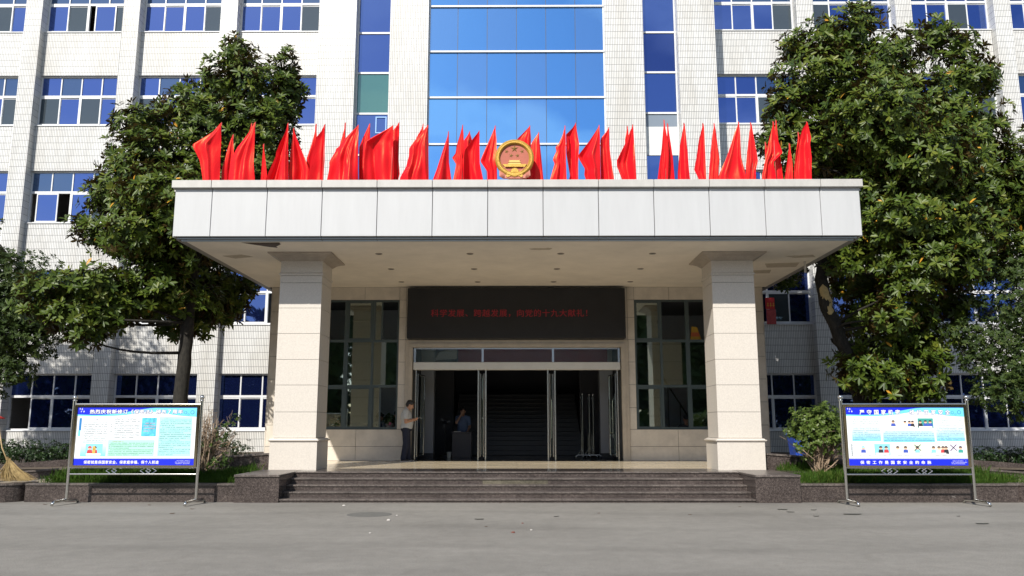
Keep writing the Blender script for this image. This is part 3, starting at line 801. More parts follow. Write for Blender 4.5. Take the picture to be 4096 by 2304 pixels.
# ---------------------------------------------------------------- planters
def planter(sgn, a, b, y, nm, lab, jog=0.):
    x0, x1 = sorted((sgn*a, sgn*b))
    t = thing('planter_wall', lab, 'wall', ((x0+x1)/2, y, 0), 'granite planter walls')
    n = max(1, round((x1-x0)/.9)); w = (x1-x0)/n
    for i in range(n):
        build(MB().box(x0+w*i+.0015, x0+w*(i+1)-.0015, y, y+.2, -.02, .318), 'stone_slab', GRAN, t)
        build(MB().box(x0+w*i+.0015, x0+w*(i+1)-.0015, y-.025, y+.23, .32, .362, bev=.008), 'coping_slab', GRANT, t)
    return t
planter(-1, 5.64, 9.86, 16.58, 'p', 'low brown granite planter wall left of the steps behind the board')
planter(1, 5.64, 9.98, 16.58, 'p', 'low brown granite planter wall right of the steps behind the board')
# rounded planter ends at both picture edges
def round_planter(sgn, lab):
    t = thing('planter_wall', lab, 'wall', (sgn*11.6, 17, 0), 'granite planter walls')
    pts = []
    for k in range(9):
        a = R(180 if sgn > 0 else 0)+sgn*R(90)*k/8
        pts.append(Vector((sgn*10.55+math.cos(a)*.66, 17.04+math.sin(a)*.66 if False else 17.04-abs(math.sin(a))*.66, 0)))
    pts += [Vector((sgn*(10.55+.8*i), 16.38, 0)) for i in range(1, 7)]
    for i in range(len(pts)-1):
        p, q = pts[i], pts[i+1]
        d = (q-p).normalized(); nrm = Vector((-d.y, d.x, 0))
        if nrm.y < 0: nrm = -nrm
        if i < 8: nrm = (Vector((sgn*10.55, 17.04, 0))-(p+q)/2).normalized()
        for z0, z1, o, mt, nm in ((-.02, .328, 0, GRAN, 'stone_slab'), (.33, .372, .025, GRANT, 'coping_slab')):
            e = d*.0015
            a, b, c, dd = p+e-nrm*o, q-e-nrm*o, q-e+nrm*.2, p+e+nrm*.2
            build(MB().add([(v.x, v.y, z) for z in (z0, z1) for v in (a, b, c, dd)],
                           [(0, 1, 5, 4), (1, 2, 6, 5), (2, 3, 7, 6), (3, 0, 4, 7), (4, 5, 6, 7), (3, 2, 1, 0)]), nm, mt, t)
round_planter(-1, 'rounded granite planter end beside the straw broom')
round_planter(1, 'rounded granite planter end at the far right of the forecourt')
for sgn in (-1, 1):
    # bed surface, rising to the ledge
    x0, x1 = 5.62, 10.6
    b = MB(); nx, ny = 24, 8; vs = []
    for i in range(nx+1):
        for j in range(ny+1):
            x = x0+(16-x0)*i/nx; y = 16.79+(18.5-16.79)*j/ny
            vs.append((sgn*x, y, .335+.09*(j/ny)*max(0, 1-(x-5.6)/6)+random.uniform(-.012, .012)))
    b.add(vs, [(i*(ny+1)+j, (i+1)*(ny+1)+j, (i+1)*(ny+1)+j+1, i*(ny+1)+j+1) for i in range(nx) for j in range(ny)])
    struct(build(b, 'soil_bed', DUSTY, smooth=True), 'bare soil of the planting bed')
    # sloping granite ledge behind the bed
    t = thing('sloping_ledge', 'sloping granite ledge running down from the %s column behind the grass' % ('left' if sgn < 0 else 'right'), 'ledge', (sgn*8.5, 18.5, .3), 'sloping ledges beside the porch')
    xk = [5.5+.95*i for i in range(8)]
    zf = lambda x: .90-.071*(x-5.55) if x < 12 else .44
    for i in range(7):
        a, c = xk[i]+.0015, xk[i+1]-.0015
        lo = MB(); vs = [(sgn*x, y, z) for x in (a, c) for y in (18.5, 18.72) for z in (.2, zf(x)-.04)]
        F6 = [(0, 1, 3, 2), (4, 6, 7, 5), (0, 4, 5, 1), (2, 3, 7, 6), (0, 2, 6, 4), (1, 5, 7, 3)]
        lo.add(vs, F6); build(lo, 'stone_slab', GRAN, t)
        hi = MB(); vs = [(sgn*x, y, z) for x in (a, c) for y in (18.47, 18.86) for z in (zf(x)-.038, zf(x))]
        hi.add(vs, F6); build(hi, 'coping_slab', GRANT, t)
    t = thing('hedge_kerb', 'dark granite kerb under the hedge %s the porch' % ('left of' if sgn < 0 else 'right of'), 'kerb', (sgn*8.5, 19.5, .5), 'hedge kerbs')
    for i in range(7):
        a, c = 6.9+.9*i+.0015, 6.9+.9*(i+1)-.0015
        z = lambda x: 1.0-.075*(x-6.9)
        vs = [(sgn*x, y, zz) for x in (a, c) for y in (19.6, 19.78) for zz in (.1, z(x))]
        build(MB().add(vs, F6), 'kerb_stone', GRAN, t)
    b = MB(); b.add([(sgn*5.5, 18.7, .62), (sgn*22, 18.7, .35), (sgn*22, 29.3, .35), (sgn*7.05, 29.3, .62), (sgn*7.05, 22, .62)], [(0, 1, 2, 3, 4)])
    struct(build(b, 'raised_bed', SOIL), 'raised earth bed in front of the building')

# ---------------------------------------------------------------- canopy
CN = thing('entrance_canopy', 'broad flat canopy clad in white aluminium panels over the entrance', 'canopy', (0, 17, ZS))
seams = [-7.39]+[-6.584+1.1925*i for i in range(12)]+[7.385]
seams[-2] = 6.534
for i in range(13):
    a, b = seams[i], seams[i+1]
    build(MB().box(a+.006, b-.006, 16.85, 16.90, 5.51, 6.563, bev=.006), 'fascia_panel', ALU, CN)
    aa, bb = (a-.055 if i == 0 else a), (b+.055 if i == 12 else b)
    build(MB().box(aa+.005, bb-.005, 16.76, 17.06, 6.567, 6.735, bev=.006), 'coping_panel', COPING, CN)
    ca, cb_ = (a+.08 if i == 0 else a), (b-.08 if i == 12 else b)
    build(MB().box(ca+.004, cb_-.004, 16.93, 16.99, 5.474, 5.504, bev=.005), 'trim_rail', TRIM, CN)
    ca, cb_ = (a+.13 if i == 0 else a), (b-.13 if i == 12 else b)
    build(MB().box(ca+.004, cb_-.004, 17.0, 17.06, 5.440, 5.469, bev=.005), 'trim_rail', TRIM, CN)
for sgn in (-1, 1):
    n = 5; yk = [16.905+(27.45-16.905)*i/8 for i in range(9)]
    for i in range(8):
        x0, x1 = sorted((sgn*7.36, sgn*7.405)); build(MB().box(x0, x1, yk[i]+.006, yk[i+1]-.006, 5.51, 6.563), 'fascia_panel', ALU, CN)
        x0, x1 = sorted((sgn*7.20, sgn*7.505)); build(MB().box(x0, x1, max(17.065, yk[i]+.005), yk[i+1]-.005, 6.567, 6.735), 'coping_panel', COPING, CN)
    x0, x1 = sorted((sgn*7.29, sgn*7.355)); build(MB().box(x0, x1, 17.0, 27.4, 5.46, 5.53), 'side_trim', mat('grey_edge_trim', (.25, .235, .215), .6), CN)
    x0, x1 = sorted((sgn*7.16, sgn*7.285)); build(MB().box(x0, x1, 17.065, 27.3, 5.437, 5.50), 'side_trim', MATS['grey_edge_trim'], CN)
body = MB(); body.box(-7.35, 7.35, 16.905, 27.45, 5.53, 6.40); build(body, 'roof_slab', JOINT, CN)
build(MB().box(-7.45, 7.45, 16.80, 17.03, 6.575, 6.725), 'coping_backing', JOINT, CN); build(MB().box(-7.34, 7.34, 16.907, 16.97, 6.402, 6.56), 'coping_backing', JOINT, CN)
build(MB().box(-7.15, 7.15, 17.062, PY-.002, ZS, 5.528), 'soffit', SOFF, CN)
build(MB().box(-7.2, 7.2, PY+.36, 27.45, 5.44, 5.528), 'soffit', SOFF, CN)
LITM = mat('lamp_ring', (.34, .29, .235), .5); LITG = mat('lamp_glass', (.10, .09, .075), .3)
for y in (18.28, 20.13, 22.0):
    for x in (-3.19, -1.08, 1.02, 3.14):
        d = build(MB().lathe((x, y, ZS-.012), [(.078, 0), (.082, .008), (.082, .012)], 18), 'downlight', LITM, CN)
        build(MB().lathe((x, y, ZS-.016), [(.055, 0), (.057, .004)], 16), 'lens', LITG, d)
def patch(pts, z, nm='peeled_patch', m=FLAKE):
    b = MB(); n = len(pts); vs = [(x, y, z) for x, y in pts]+[(x, y, z+.006) for x, y in pts]
    b.add(vs, [tuple(range(n)), tuple(range(2*n-1, n-1, -1))]+[(i, (i+1) % n, n+(i+1) % n, n+i) for i in range(n)]); return build(b, nm, m, CN)
patch([(.28, 17.76), (.45, 17.70), (.62, 17.72), (.70, 17.66), (.80, 17.74), (.74, 17.86), (.5, 17.90), (.33, 17.84)], ZS-.004)
patch([(6.3, 18.6), (6.9, 18.45), (7.05, 18.7), (6.6, 18.8)], ZS-.004)
patch([(6.1, 19.5), (6.9, 19.35), (7.0, 19.9), (6.3, 20.0)], ZS-.004)
patch([(6.0, 20.4), (6.5, 20.3), (6.6, 20.75), (6.1, 20.8)], ZS-.004)
patch([(-6.9, 18.5), (-6.4, 18.35), (-6.2, 18.6), (-6.7, 18.8)], ZS-.004)
# strip of lining hanging loose behind the front edge
hl = MB(); hl.add([(-6.0, 17.10, ZS-.002), (-5.15, 17.10, ZS-.002), (-5.12, 17.08, ZS-.05), (-5.22, 17.12, ZS-.085), (-5.18, 17.1, ZS-.12), (-5.35, 17.12, ZS-.10), (-5.7, 17.11, ZS-.05)], [(0, 1, 2, 3, 4, 5, 6)])
build(hl, 'loose_lining', mat('rusty_lining', (.10, .07, .05), .8), CN)
hl = MB().box(6.95, 7.0, 19.2, 19.22, ZS-.28, ZS-.002); build(hl, 'loose_lining', mat('pale_strip', (.5, .46, .4), .8), CN)

# ---------------------------------------------------------------- columns
def column(sgn, lab):
    xc = sgn*4.97; hw = .4825; y0, y1 = 18.30, 19.265; yc = (y0+y1)/2
    c = thing('entrance_column', lab, 'column', (xc, yc, ZP), 'entrance columns')
    build(MB().box(xc-hw+.02, xc+hw-.02, y0+.02, y1-.02, ZP, ZS), 'core', JOINT, c)
    zz = [1.232, 1.809, 2.41, 2.986, 3.577, 4.165, 4.752, 4.92]
    for a, b in zip(zz[:-1], zz[1:]): build(MB().box(xc-hw, xc+hw, y0, y1, a+.004, b-.004), 'stone_block', STONE, c)
    build(MB().box(xc-hw, xc+hw, y0, y1, 4.99, 5.262), 'stone_block', STONE, c)
    e = .035; build(MB().box(xc-hw-.045, xc+hw+.045, y0-.045, y1+.045, ZP+.001, 1.15), 'base_block', STONE, c)
    def mould(prof, nm):
        mb = MB(); n = len(prof); vs = []
        for o, z in prof: vs += [(xc-hw-o, y0-o, z), (xc+hw+o, y0-o, z), (xc+hw+o, y1+o, z), (xc-hw-o, y1+o, z)]
        fs = [(4*i+j, 4*i+(j+1) % 4, 4*i+4+(j+1) % 4, 4*i+4+j) for i in range(n-1) for j in range(4)]
        fs += [(3, 2, 1, 0), tuple(range(4*n-4, 4*n))]
        build(mb.add(vs, fs), nm, STONE if nm != 'capital' else mat('shaded_capital_stone', (.40, .345, .285), .55, var=.15, vscale=6), c)  # capital's shade under the canopy is put into a darker stone colour
    mould([(.046, 1.152), (.075, 1.165), (.085, 1.18), (.085, 1.192), (.055, 1.20), (.05, 1.215), (.004, 1.228)], 'base_moulding')
    mould([(.004, 4.922), (.02, 4.935), (.022, 4.965), (.012, 4.978), (.004, 4.986)], 'neck_moulding')
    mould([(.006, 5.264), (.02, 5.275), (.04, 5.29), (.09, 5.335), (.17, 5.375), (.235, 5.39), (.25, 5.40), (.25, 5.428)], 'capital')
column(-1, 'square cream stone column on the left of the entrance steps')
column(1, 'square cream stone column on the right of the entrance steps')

# ================================================================ OBJECTS
# ---------------------------------------------------------------- display screen
scr = thing('display_screen', 'wide black LED display with dim red Chinese lettering above the doors', 'display', (0, 22.7, 3.92))
build(MB().box(-3.10, 3.07, 22.62, 22.895, 3.92, 5.36, bev=.015), 'casing', mat('black_casing', (.012, .012, .013), .55), scr)
build(MB().box(-3.05, 3.02, 22.608, 22.618, 3.965, 5.315), 'led_panel', mat('led_panel_black', (.010, .010, .012), .6, var=.3, vscale=2), scr)
lt = MB(); a = at(1722, 1268, 22.6); b = at(2372, 1236, 22.6)
LEDM = emit_mat('red_led', (.70, .02, .04), .055); led_s = '科学发展、跨越发展，向党的十九大献礼！'
for i, ch in enumerate(led_s):
    lt = MB(); cw_ = (b.x-a.x)/len(led_s); put_text(lt, ch, a.x+cw_*i, a.x+cw_*(i+1), a.z, b.z, 22.603, bold=-.004, gap=.96); build(lt, 'character', LEDM, scr)

# ---------------------------------------------------------------- flags
S_ = .27174
F_ORG = {1: 760, 2: 1300, 3: 2000, 4: 2600}
FL = [  # crop, depth, tip, left outline, right outline
 (1, 17.25, (458, 50), [(340, 180), (55, 385), (160, 610), (200, 868)], [(463, 300), (440, 870)]),
 (1, 17.45, (632, 225), [(590, 330), (540, 500), (480, 720), (470, 870)], [(650, 440), (640, 870)]),
 (1, 17.60, (905, 60), [(890, 130), (850, 260), (820, 500), (800, 870)], [(915, 200), (930, 870)]),
 (1, 17.25, (955, 45), [(870, 190), (700, 410), (610, 590), (575, 790), (570, 870)], [(960, 200), (940, 620), (955, 870)]),
 (1, 17.30, (1082, 365), [(1075, 480), (1060, 640), (1045, 870)], [(1100, 480), (1120, 640), (1135, 780), (1135, 870)]),
 (1, 17.22, (1440, 58), [(1410, 180), (1330, 340), (1265, 490), (1270, 520), (1190, 700), (1110, 870)], [(1450, 150), (1450, 400), (1450, 870)]),
 (1, 17.40, (1525, 130), [(1515, 250), (1490, 480), (1480, 650), (1465, 870)], [(1560, 230), (1640, 430), (1715, 600), (1765, 740), (1760, 870)]),
 (1, 17.60, (1855, 70), [(1840, 180), (1800, 330), (1720, 580), (1720, 870)], [(1865, 200), (1870, 250), (1850, 870)]),
 (1, 17.25, (1982, 75), [(1930, 180), (1860, 260), (1800, 500), (1760, 760), (1755, 870)], [(1983, 300), (1985, 600), (1965, 870)]),
 (2, 17.60, (298, 50), [(285, 140), (250, 260), (215, 390), (160, 430), (155, 470), (200, 880)], [(300, 200), (300, 880)]),
 (2, 17.25, (487, 85), [(400, 180), (290, 300), (180, 460), (80, 640), (85, 700), (45, 880)], [(497, 200), (500, 880)]),
 (2, 17.50, (657, 65), [(620, 140), (560, 260), (505, 400), (500, 600), (500, 880)], [(665, 200), (665, 880)]),
 (2, 17.22, (997, 88), [(880, 160), (700, 260), (570, 340), (560, 600), (580, 880)], [(1003, 300), (1003, 880)]),
 (2, 17.45, (1087, 48), [(1050, 100), (1005, 150), (1003, 400), (1003, 880)], [(1090, 300), (1085, 560), (1100, 800), (1080, 885)]),
 (2, 17.60, (1443, 70), [(1420, 140), (1370, 230), (1340, 290), (1300, 880)], [(1448, 200), (1448, 880)]),
 (2, 17.25, (1513, 85), [(1430, 180), (1330, 290), (1240, 410), (1235, 520), (1190, 680), (1105, 830), (1100, 885)], [(1520, 300), (1525, 885)]),
 (2, 17.35, (1817, 180), [(1800, 260), (1760, 370), (1700, 540), (1640, 720), (1570, 888)], [(1825, 300), (1825, 620), (1860, 885)]),
 (2, 17.22, (2025, 85), [(1985, 230), (1945, 350), (1920, 490), (1870, 550), (1930, 650), (1910, 760), (1885, 888)], [(2040, 200), (2045, 500), (2040, 888)]),
 (2, 17.60, (2128, 180), [(2090, 240), (2040, 300), (2030, 500), (2030, 888)], [(2165, 290), (2150, 888)]),
 (2, 17.40, (2268, 170), [(2180, 280), (2060, 450), (2040, 600), (2035, 888)], [(2275, 300), (2280, 650), (2330, 888)]),
 (2, 17.35, (2505, 97), [(2460, 210), (2380, 390), (2285, 615), (2385, 760), (2390, 890)], [(2525, 300), (2535, 890)]),
 (3, 17.50, (440, 95), [(370, 170), (250, 290), (250, 500), (300, 890)], [(455, 250), (455, 890)]),
 (3, 17.30, (570, 195), [(520, 260), (460, 350), (440, 600), (420, 888)], [(580, 300), (605, 520), (640, 888)]),
 (3, 17.22, (957, 97), [(920, 230), (870, 340), (810, 410), (835, 450), (775, 580), (805, 640), (770, 760), (735, 888)], [(968, 300), (970, 600), (980, 888)]),
 (3, 17.45, (1113, 55), [(1060, 130), (970, 220), (975, 500), (1030, 830), (1010, 888)], [(1125, 130), (1165, 370), (1150, 650), (1150, 888)]),
 (3, 17.25, (1460, 88), [(1390, 200), (1300, 330), (1150, 520), (1160, 570), (1250, 720), (1240, 800), (1265, 888)], [(1470, 250), (1480, 888)]),
 (3, 17.45, (1602, 120), [(1560, 180), (1475, 290), (1475, 600), (1480, 888)], [(1605, 380), (1640, 640), (1675, 885)]),
 (3, 17.60, (1875, 100), [(1860, 180), (1840, 290), (1830, 888)], [(1890, 200), (1890, 888)]),
 (3, 17.30, (1953, 80), [(1910, 180), (1850, 330), (1710, 620), (1715, 710), (1780, 885)], [(1965, 200), (1985, 600), (2000, 885)]),
 (4, 17.25, (208, 10), [(190, 160), (170, 420), (140, 640), (110, 878)], [(225, 120), (260, 300), (270, 520), (260, 878)]),
 (4, 17.45, (260, 62), [(250, 200), (250, 400), (235, 878)], [(290, 260), (335, 560), (360, 878)]),
 (4, 17.30, (503, 58), [(480, 150), (440, 360), (430, 540), (415, 760), (415, 878)], [(520, 150), (550, 450), (570, 700), (590, 875)]),
 (4, 17.25, (780, 60), [(760, 130), (715, 300), (680, 560), (645, 740), (700, 840), (710, 875)], [(795, 130), (810, 500), (825, 875)]),
 (4, 17.45, (945, 60), [(915, 220), (885, 500), (870, 720), (860, 872)], [(965, 150), (1000, 420), (1020, 580), (1010, 700), (1005, 870)]),
 (4, 17.25, (1305, 38), [(1240, 200), (1170, 420), (1120, 560), (1010, 810), (1000, 870)], [(1320, 150), (1340, 560), (1400, 868)]),
 (4, 17.40, (1483, 48), [(1460, 200), (1430, 500), (1410, 760), (1405, 866)], [(1500, 100), (1545, 350), (1590, 600), (1555, 740), (1555, 864)]),
 (4, 17.60, (1700, 335), [(1690, 420), (1690, 600), (1690, 860)], [(1715, 400), (1720, 860)]),
 (4, 17.22, (1815, 30), [(1790, 130), (1740, 330), (1690, 600), (1640, 830), (1640, 862)], [(1840, 200), (1950, 480), (1815, 620), (1850, 860)]),
 (4, 17.45, (1855, 12), [(1840, 100), (1835, 860)], [(1870, 150), (1890, 350), (1930, 660), (1955, 858)]),
 (4, 17.30, (2053, 355), [(2035, 450), (2010, 640), (1980, 856)], [(2070, 470), (2095, 640), (2105, 856)]),
 (4, 17.60, (2185, 190), [(2170, 300), (2150, 440), (2120, 700), (2115, 856)], [(2200, 300), (2200, 856)]),
 (4, 17.25, (2310, 35), [(2240, 130), (2190, 280), (2150, 480), (2120, 730), (2130, 856)], [(2330, 100), (2370, 270), (2350, 350), (2375, 560), (2375, 856)]),
]
ORD = ['first', 'second', 'third', 'fourth', 'fifth', 'sixth', 'seventh', 'eighth', 'ninth', 'tenth', 'eleventh', 'twelfth', 'thirteenth', 'fourteenth',
       'fifteenth', 'sixteenth', 'seventeenth', 'eighteenth', 'nineteenth', 'twentieth', 'twenty-first']
POLEM = mat('flag_pole', (.42, .06, .05), .5)
nf = len(FL); RF = random.Random(3)
order = sorted(range(nf), key=lambda i: F_ORG[FL[i][0]]+FL[i][2][0]*S_)
for rank, fi in enumerate(order):
    cr, D, tip, lp, rp_ = FL[fi]
    W3 = lambda p: at(F_ORG[cr]+p[0]*S_, 480+p[1]*S_, D)
    T = W3(tip); Lw = [T]+[W3(p) for p in lp]; Rw = [T]+[W3(p) for p in rp_]
    # cloth goes on down behind the coping to the roof slab
    zb = 6.45
    for q in (Lw, Rw):
        d = q[-1]; e = q[-2]; k = (d.z-zb)
        q.append(Vector((d.x+(d.x-e.x)/(e.z-d.z+.01)*k*.3, D, zb)))
    def interp(q, z):
        for i in range(len(q)-1):
            if q[i].z >= z >= q[i+1].z or i == len(q)-2:
                t = (q[i].z-z)/(q[i].z-q[i+1].z+1e-6); return q[i].x+(q[i+1].x-q[i].x)*t
    wmax = max(abs(p.x-T.x) for p in Lw); side = 'wide' if wmax > .45 else ('narrow' if wmax < .22 else 'loosely furled')
    if rank < 21: pos = ('%s flag' % ORD[rank])+' counted from the left end of the canopy'
    else: pos = ('%s flag' % ORD[nf-1-rank])+' counted from the right end of the canopy'
    fo = thing('red_flag', '%s red satin flag, %s' % (side, pos), 'flag', (T.x, D, 6.42), 'red flags on the canopy')
    build(MB().tube([(T.x, D+.03, 6.42), (T.x, D+.03, T.z+.035)], [.014, .010], 7), 'pole', POLEM, fo, smooth=True)
    nr, ncl = 34, 30; vs = []
    crs = [(RF.uniform(.05, .95), RF.uniform(.05, .17), RF.choice((-1, 1))*RF.uniform(.08, .20), RF.uniform(-.25, .25)) for _ in range(RF.randint(2, 4))]
    bow, bow2, ph2 = RF.uniform(-.30, .30), RF.uniform(-.16, .16), RF.uniform(0, 6.28)
    for i in range(nr+1):
        s_ = i/nr; z = T.z+(zb-T.z)*s_; xl, xr_ = interp(Lw, z), interp(Rw, z)
        if xr_-xl < .012: xl, xr_ = xl-.006, xr_+.006
        wd = xr_-xl; ww = min(wd, .55)
        for j in range(ncl+1):
            t = j/ncl
            y = bow*ww*math.sin(math.pi*t)+bow2*ww*math.sin(2*math.pi*t+ph2+s_*2)
            for c_, w_, a_, sl_ in crs: y += a_*ww*math.exp(-((t-c_-sl_*s_)/w_)**2)*min(1, s_*3)
            y += .02*ww*math.sin(s_*13+t*5+ph2)
            vs.append((xl+wd*t, D-.02-y, z))
    nn = ncl+1
    cl = MB().add(vs, [(i*nn+j, (i+1)*nn+j, (i+1)*nn+j+1, i*nn+j+1) for i in range(nr) for j in range(ncl)])
    build(cl, 'cloth', FLAGM, fo, smooth=True)

# ---------------------------------------------------------------- emblem
EC = at(2058, 634, 16.93); ek = .425/530
em = thing('round_emblem', 'round gold and red emblem with five stars standing on the canopy edge', 'emblem', (EC.x, 16.93, 6.735))
GOLD = mat('old_gold', (.50, .30, .045), .42, metal=.35, var=.25, vscale=30, bump=.5, bscale=120)
GOLD2 = mat('dark_gold', (.30, .19, .06), .5, metal=.2, var=.2, vscale=30)
ERED = mat('faded_red', (.40, .10, .055), .5, var=.12, vscale=8)
EPINK = mat('faded_pink', (.52, .19, .13), .5, var=.12, vscale=8)
def ept(x, y): return (EC.x+(x-745)*ek, EC.z-(y-730)*ek)
def eprism(pts, y0, y1, nm, m): return build(MB().prism([ept(*p) for p in pts], y0, y1), nm, m, em)
def circ(cx_, cy_, r, n=40, a0=0, a1=360): return [(cx_+r*math.cos(R(a0+(a1-a0)*i/n)), cy_-r*math.sin(R(a0+(a1-a0)*i/n))) for i in range(n if a1-a0 == 360 else n+1)]
ey = 16.93
eprism(circ(745, 730, 420), ey-.01, ey+.05, 'field', ERED)
rg = MB(); n = 56
for i in range(n):
    for k, (r, yy) in enumerate(((395, -.03), (430, -.062), (495, -.062), (530, -.03), (530, .05), (395, .05))):
        th = 2*math.pi*i/n; x, z = ept(745+r*math.cos(th), 730-r*math.sin(th)); rg.v.append((x, ey+yy, z))
rg.f = [(i*6+k, i*6+(k+1) % 6, ((i+1) % n)*6+(k+1) % 6, ((i+1) % n)*6+k) for i in range(n) for k in range(6)]; rg.m = [0]*len(rg.f)
wr = build(rg, 'wreath', GOLD, em, smooth='auto')
ears = MB()                                             # grain husks along the wreath
for i in range(58):
    th = R(-62+304*i/57)
    for rr, ti in ((430, .5), (480, -.35)):
        s = 1 if math.cos(th) >= 0 else -1
        c = Vector((745+rr*math.cos(th), 730-rr*math.sin(th), 0)); x, z = ept(c.x, c.y)
        tang = th+math.pi/2*s+ti*s
        ears.ell((x, ey-.062, z), (.021, .008, .0085), 8, 5, rot=Matrix.Rotation(-tang, 3, 'Y'))
build(ears, 'grain', GOLD, wr, smooth=True)
def star(cx_, cy_, r, rot, y):
    b = MB(); pts = []
    for i in range(10):
        rr = r if i % 2 == 0 else r*.40
        pts.append(ept(cx_+rr*math.sin(R(rot+36*i)), cy_-rr*math.cos(R(rot+36*i))))
    x, z = ept(cx_, cy_)
    b.add([(p[0], y, p[1]) for p in pts]+[(x, y-.03*r/110, z)], [(i, 10, (i+1) % 10) for i in range(10)])
    return build(b, 'star', GOLD2, em)
star(743, 455, 115, 0, ey-.012)
for cx_, cy_, rr in ((530, 538, 18), (655, 652, 12), (825, 652, -12), (950, 535, -18)): star(cx_, cy_, 62, rr, ey-.012)
gt = MB()
def gp(pts, d, mi=0): gt.prism([ept(*p) for p in pts], ey-d, ey-.005, mi)
gp([(620, 790), (870, 790), (890, 775), (880, 825), (610, 825), (600, 775)], .03)
gp([(600, 826), (895, 826), (915, 850), (575, 850)], .042); gp([(590, 851), (905, 851), (905, 872), (590, 872)], .03)
gp([(578, 873), (912, 873), (925, 905), (565, 905)], .036)
build(gt, 'gate_relief', mat('pale_gold', (.62, .42, .12), .45, metal=.2), em)
eprism([(420, 906), (1075, 906), (1035, 982), (480, 982)], ey-.05, ey-.004, 'plinth_bar', GOLD)
gr = []
for i in range(25):
    a = 180*i/24; r = 118 if i % 2 == 0 else 98
    gr += [(750+r*math.cos(R(a-2)), 1125-r*math.sin(R(a-2))), (750+r*math.cos(R(a+2)), 1125-r*math.sin(R(a+2)))]
eprism(gr, ey-.045, ey-.004, 'gear', GOLD)
eprism([(330, 1085), (420, 1000), (520, 1080), (640, 1125), (850, 1125), (980, 1080), (1080, 1000), (1165, 1085), (1175, 1215), (1060, 1290), (970, 1290), (900, 1310), (600, 1310), (520, 1295), (440, 1295), (330, 1225)], ey-.03, ey+.03, 'drapery', EPINK)
dr = MB()
for i in range(9):
    x = 365+i*22 if i < 5 else 1135-(i-5)*24; x0, z0 = ept(x, 1110+abs(x-745)*.02); x1, z1 = ept(x+(12 if x < 745 else -12), 1275)
    dr.tube([(x0, ey-.032, z0), (x1, ey-.036, z1)], [.006, .012], 6)
for i in range(8):
    x = 620+i*38; x0, z0 = ept(x, 1245); x1, z1 = ept(x+(x-745)*.15, 1308); dr.tube([(x0, ey-.03, z0), (x1, ey-.033, z1)], [.006, .01], 6)
for k, r in enumerate((300, 330, 360)):
    pts = [ept(*p) for p in circ(745, 850, r, 14, 205, 335)]
    dr.tube([(p[0], ey-.034+.003*k, p[1]) for p in pts], .009, 6)
build(dr, 'fold', EPINK, em, smooth=True)
gr = []
for i in range(40):
    a = 360*i/40; r = 96 if i % 2 == 0 else 78
    gr += [(745+r*math.cos(R(a)), 1212-r*.5*math.sin(R(a)))]
eprism(gr, ey-.055, ey-.02, 'knot_gear', GOLD)
for s in (-1, 1): eprism([(745+s*60, 1200), (745+s*215, 1195), (745+s*225, 1250), (745+s*190, 1275), (745+s*70, 1225)], ey-.048, ey-.02, 'ribbon', GOLD)
build(MB().box(EC.x-.15, EC.x+.18, ey, ey+.06, 6.737, 6.79), 'stand', mat('dark_steel', (.04, .04, .05), .5), em)

# ---------------------------------------------------------------- notice boards
PB = mat('poster_blue', (.012, .025, .62), .35); PLB = mat('poster_sky', (.16, .60, .88), .35); PW_ = mat('poster_white', (.80, .84, .86), .35)
PTX = mat('print_dark', (.06, .10, .13), .6); PRD = mat('print_red', (.45, .06, .10), .6); PWT = mat('print_white', (.86, .86, .86), .4)
PCY = mat('poster_cyan', (.42, .80, .80), .4); PGR = mat('poster_green', (.42, .80, .64), .4)
PICC = [mat('pic_%d' % i, c, .5) for i, c in enumerate([(.80, .78, .70), (.78, .46, .30), (.03, .03, .04), (.05, .10, .45), (.55, .05, .06), (.05, .35, .30), (.25, .62, .80), (.86, .84, .80), (.70, .80, .62), (.75, .70, .82)])]
PGRAD = grad_mat('poster_gradient', (.80, .86, .87), (.08, .58, .82), 1.16, 1.50)
PGRAD2 = grad_mat('poster_gradient_low', (.80, .86, .87), (.08, .58, .80), .85, 1.25)
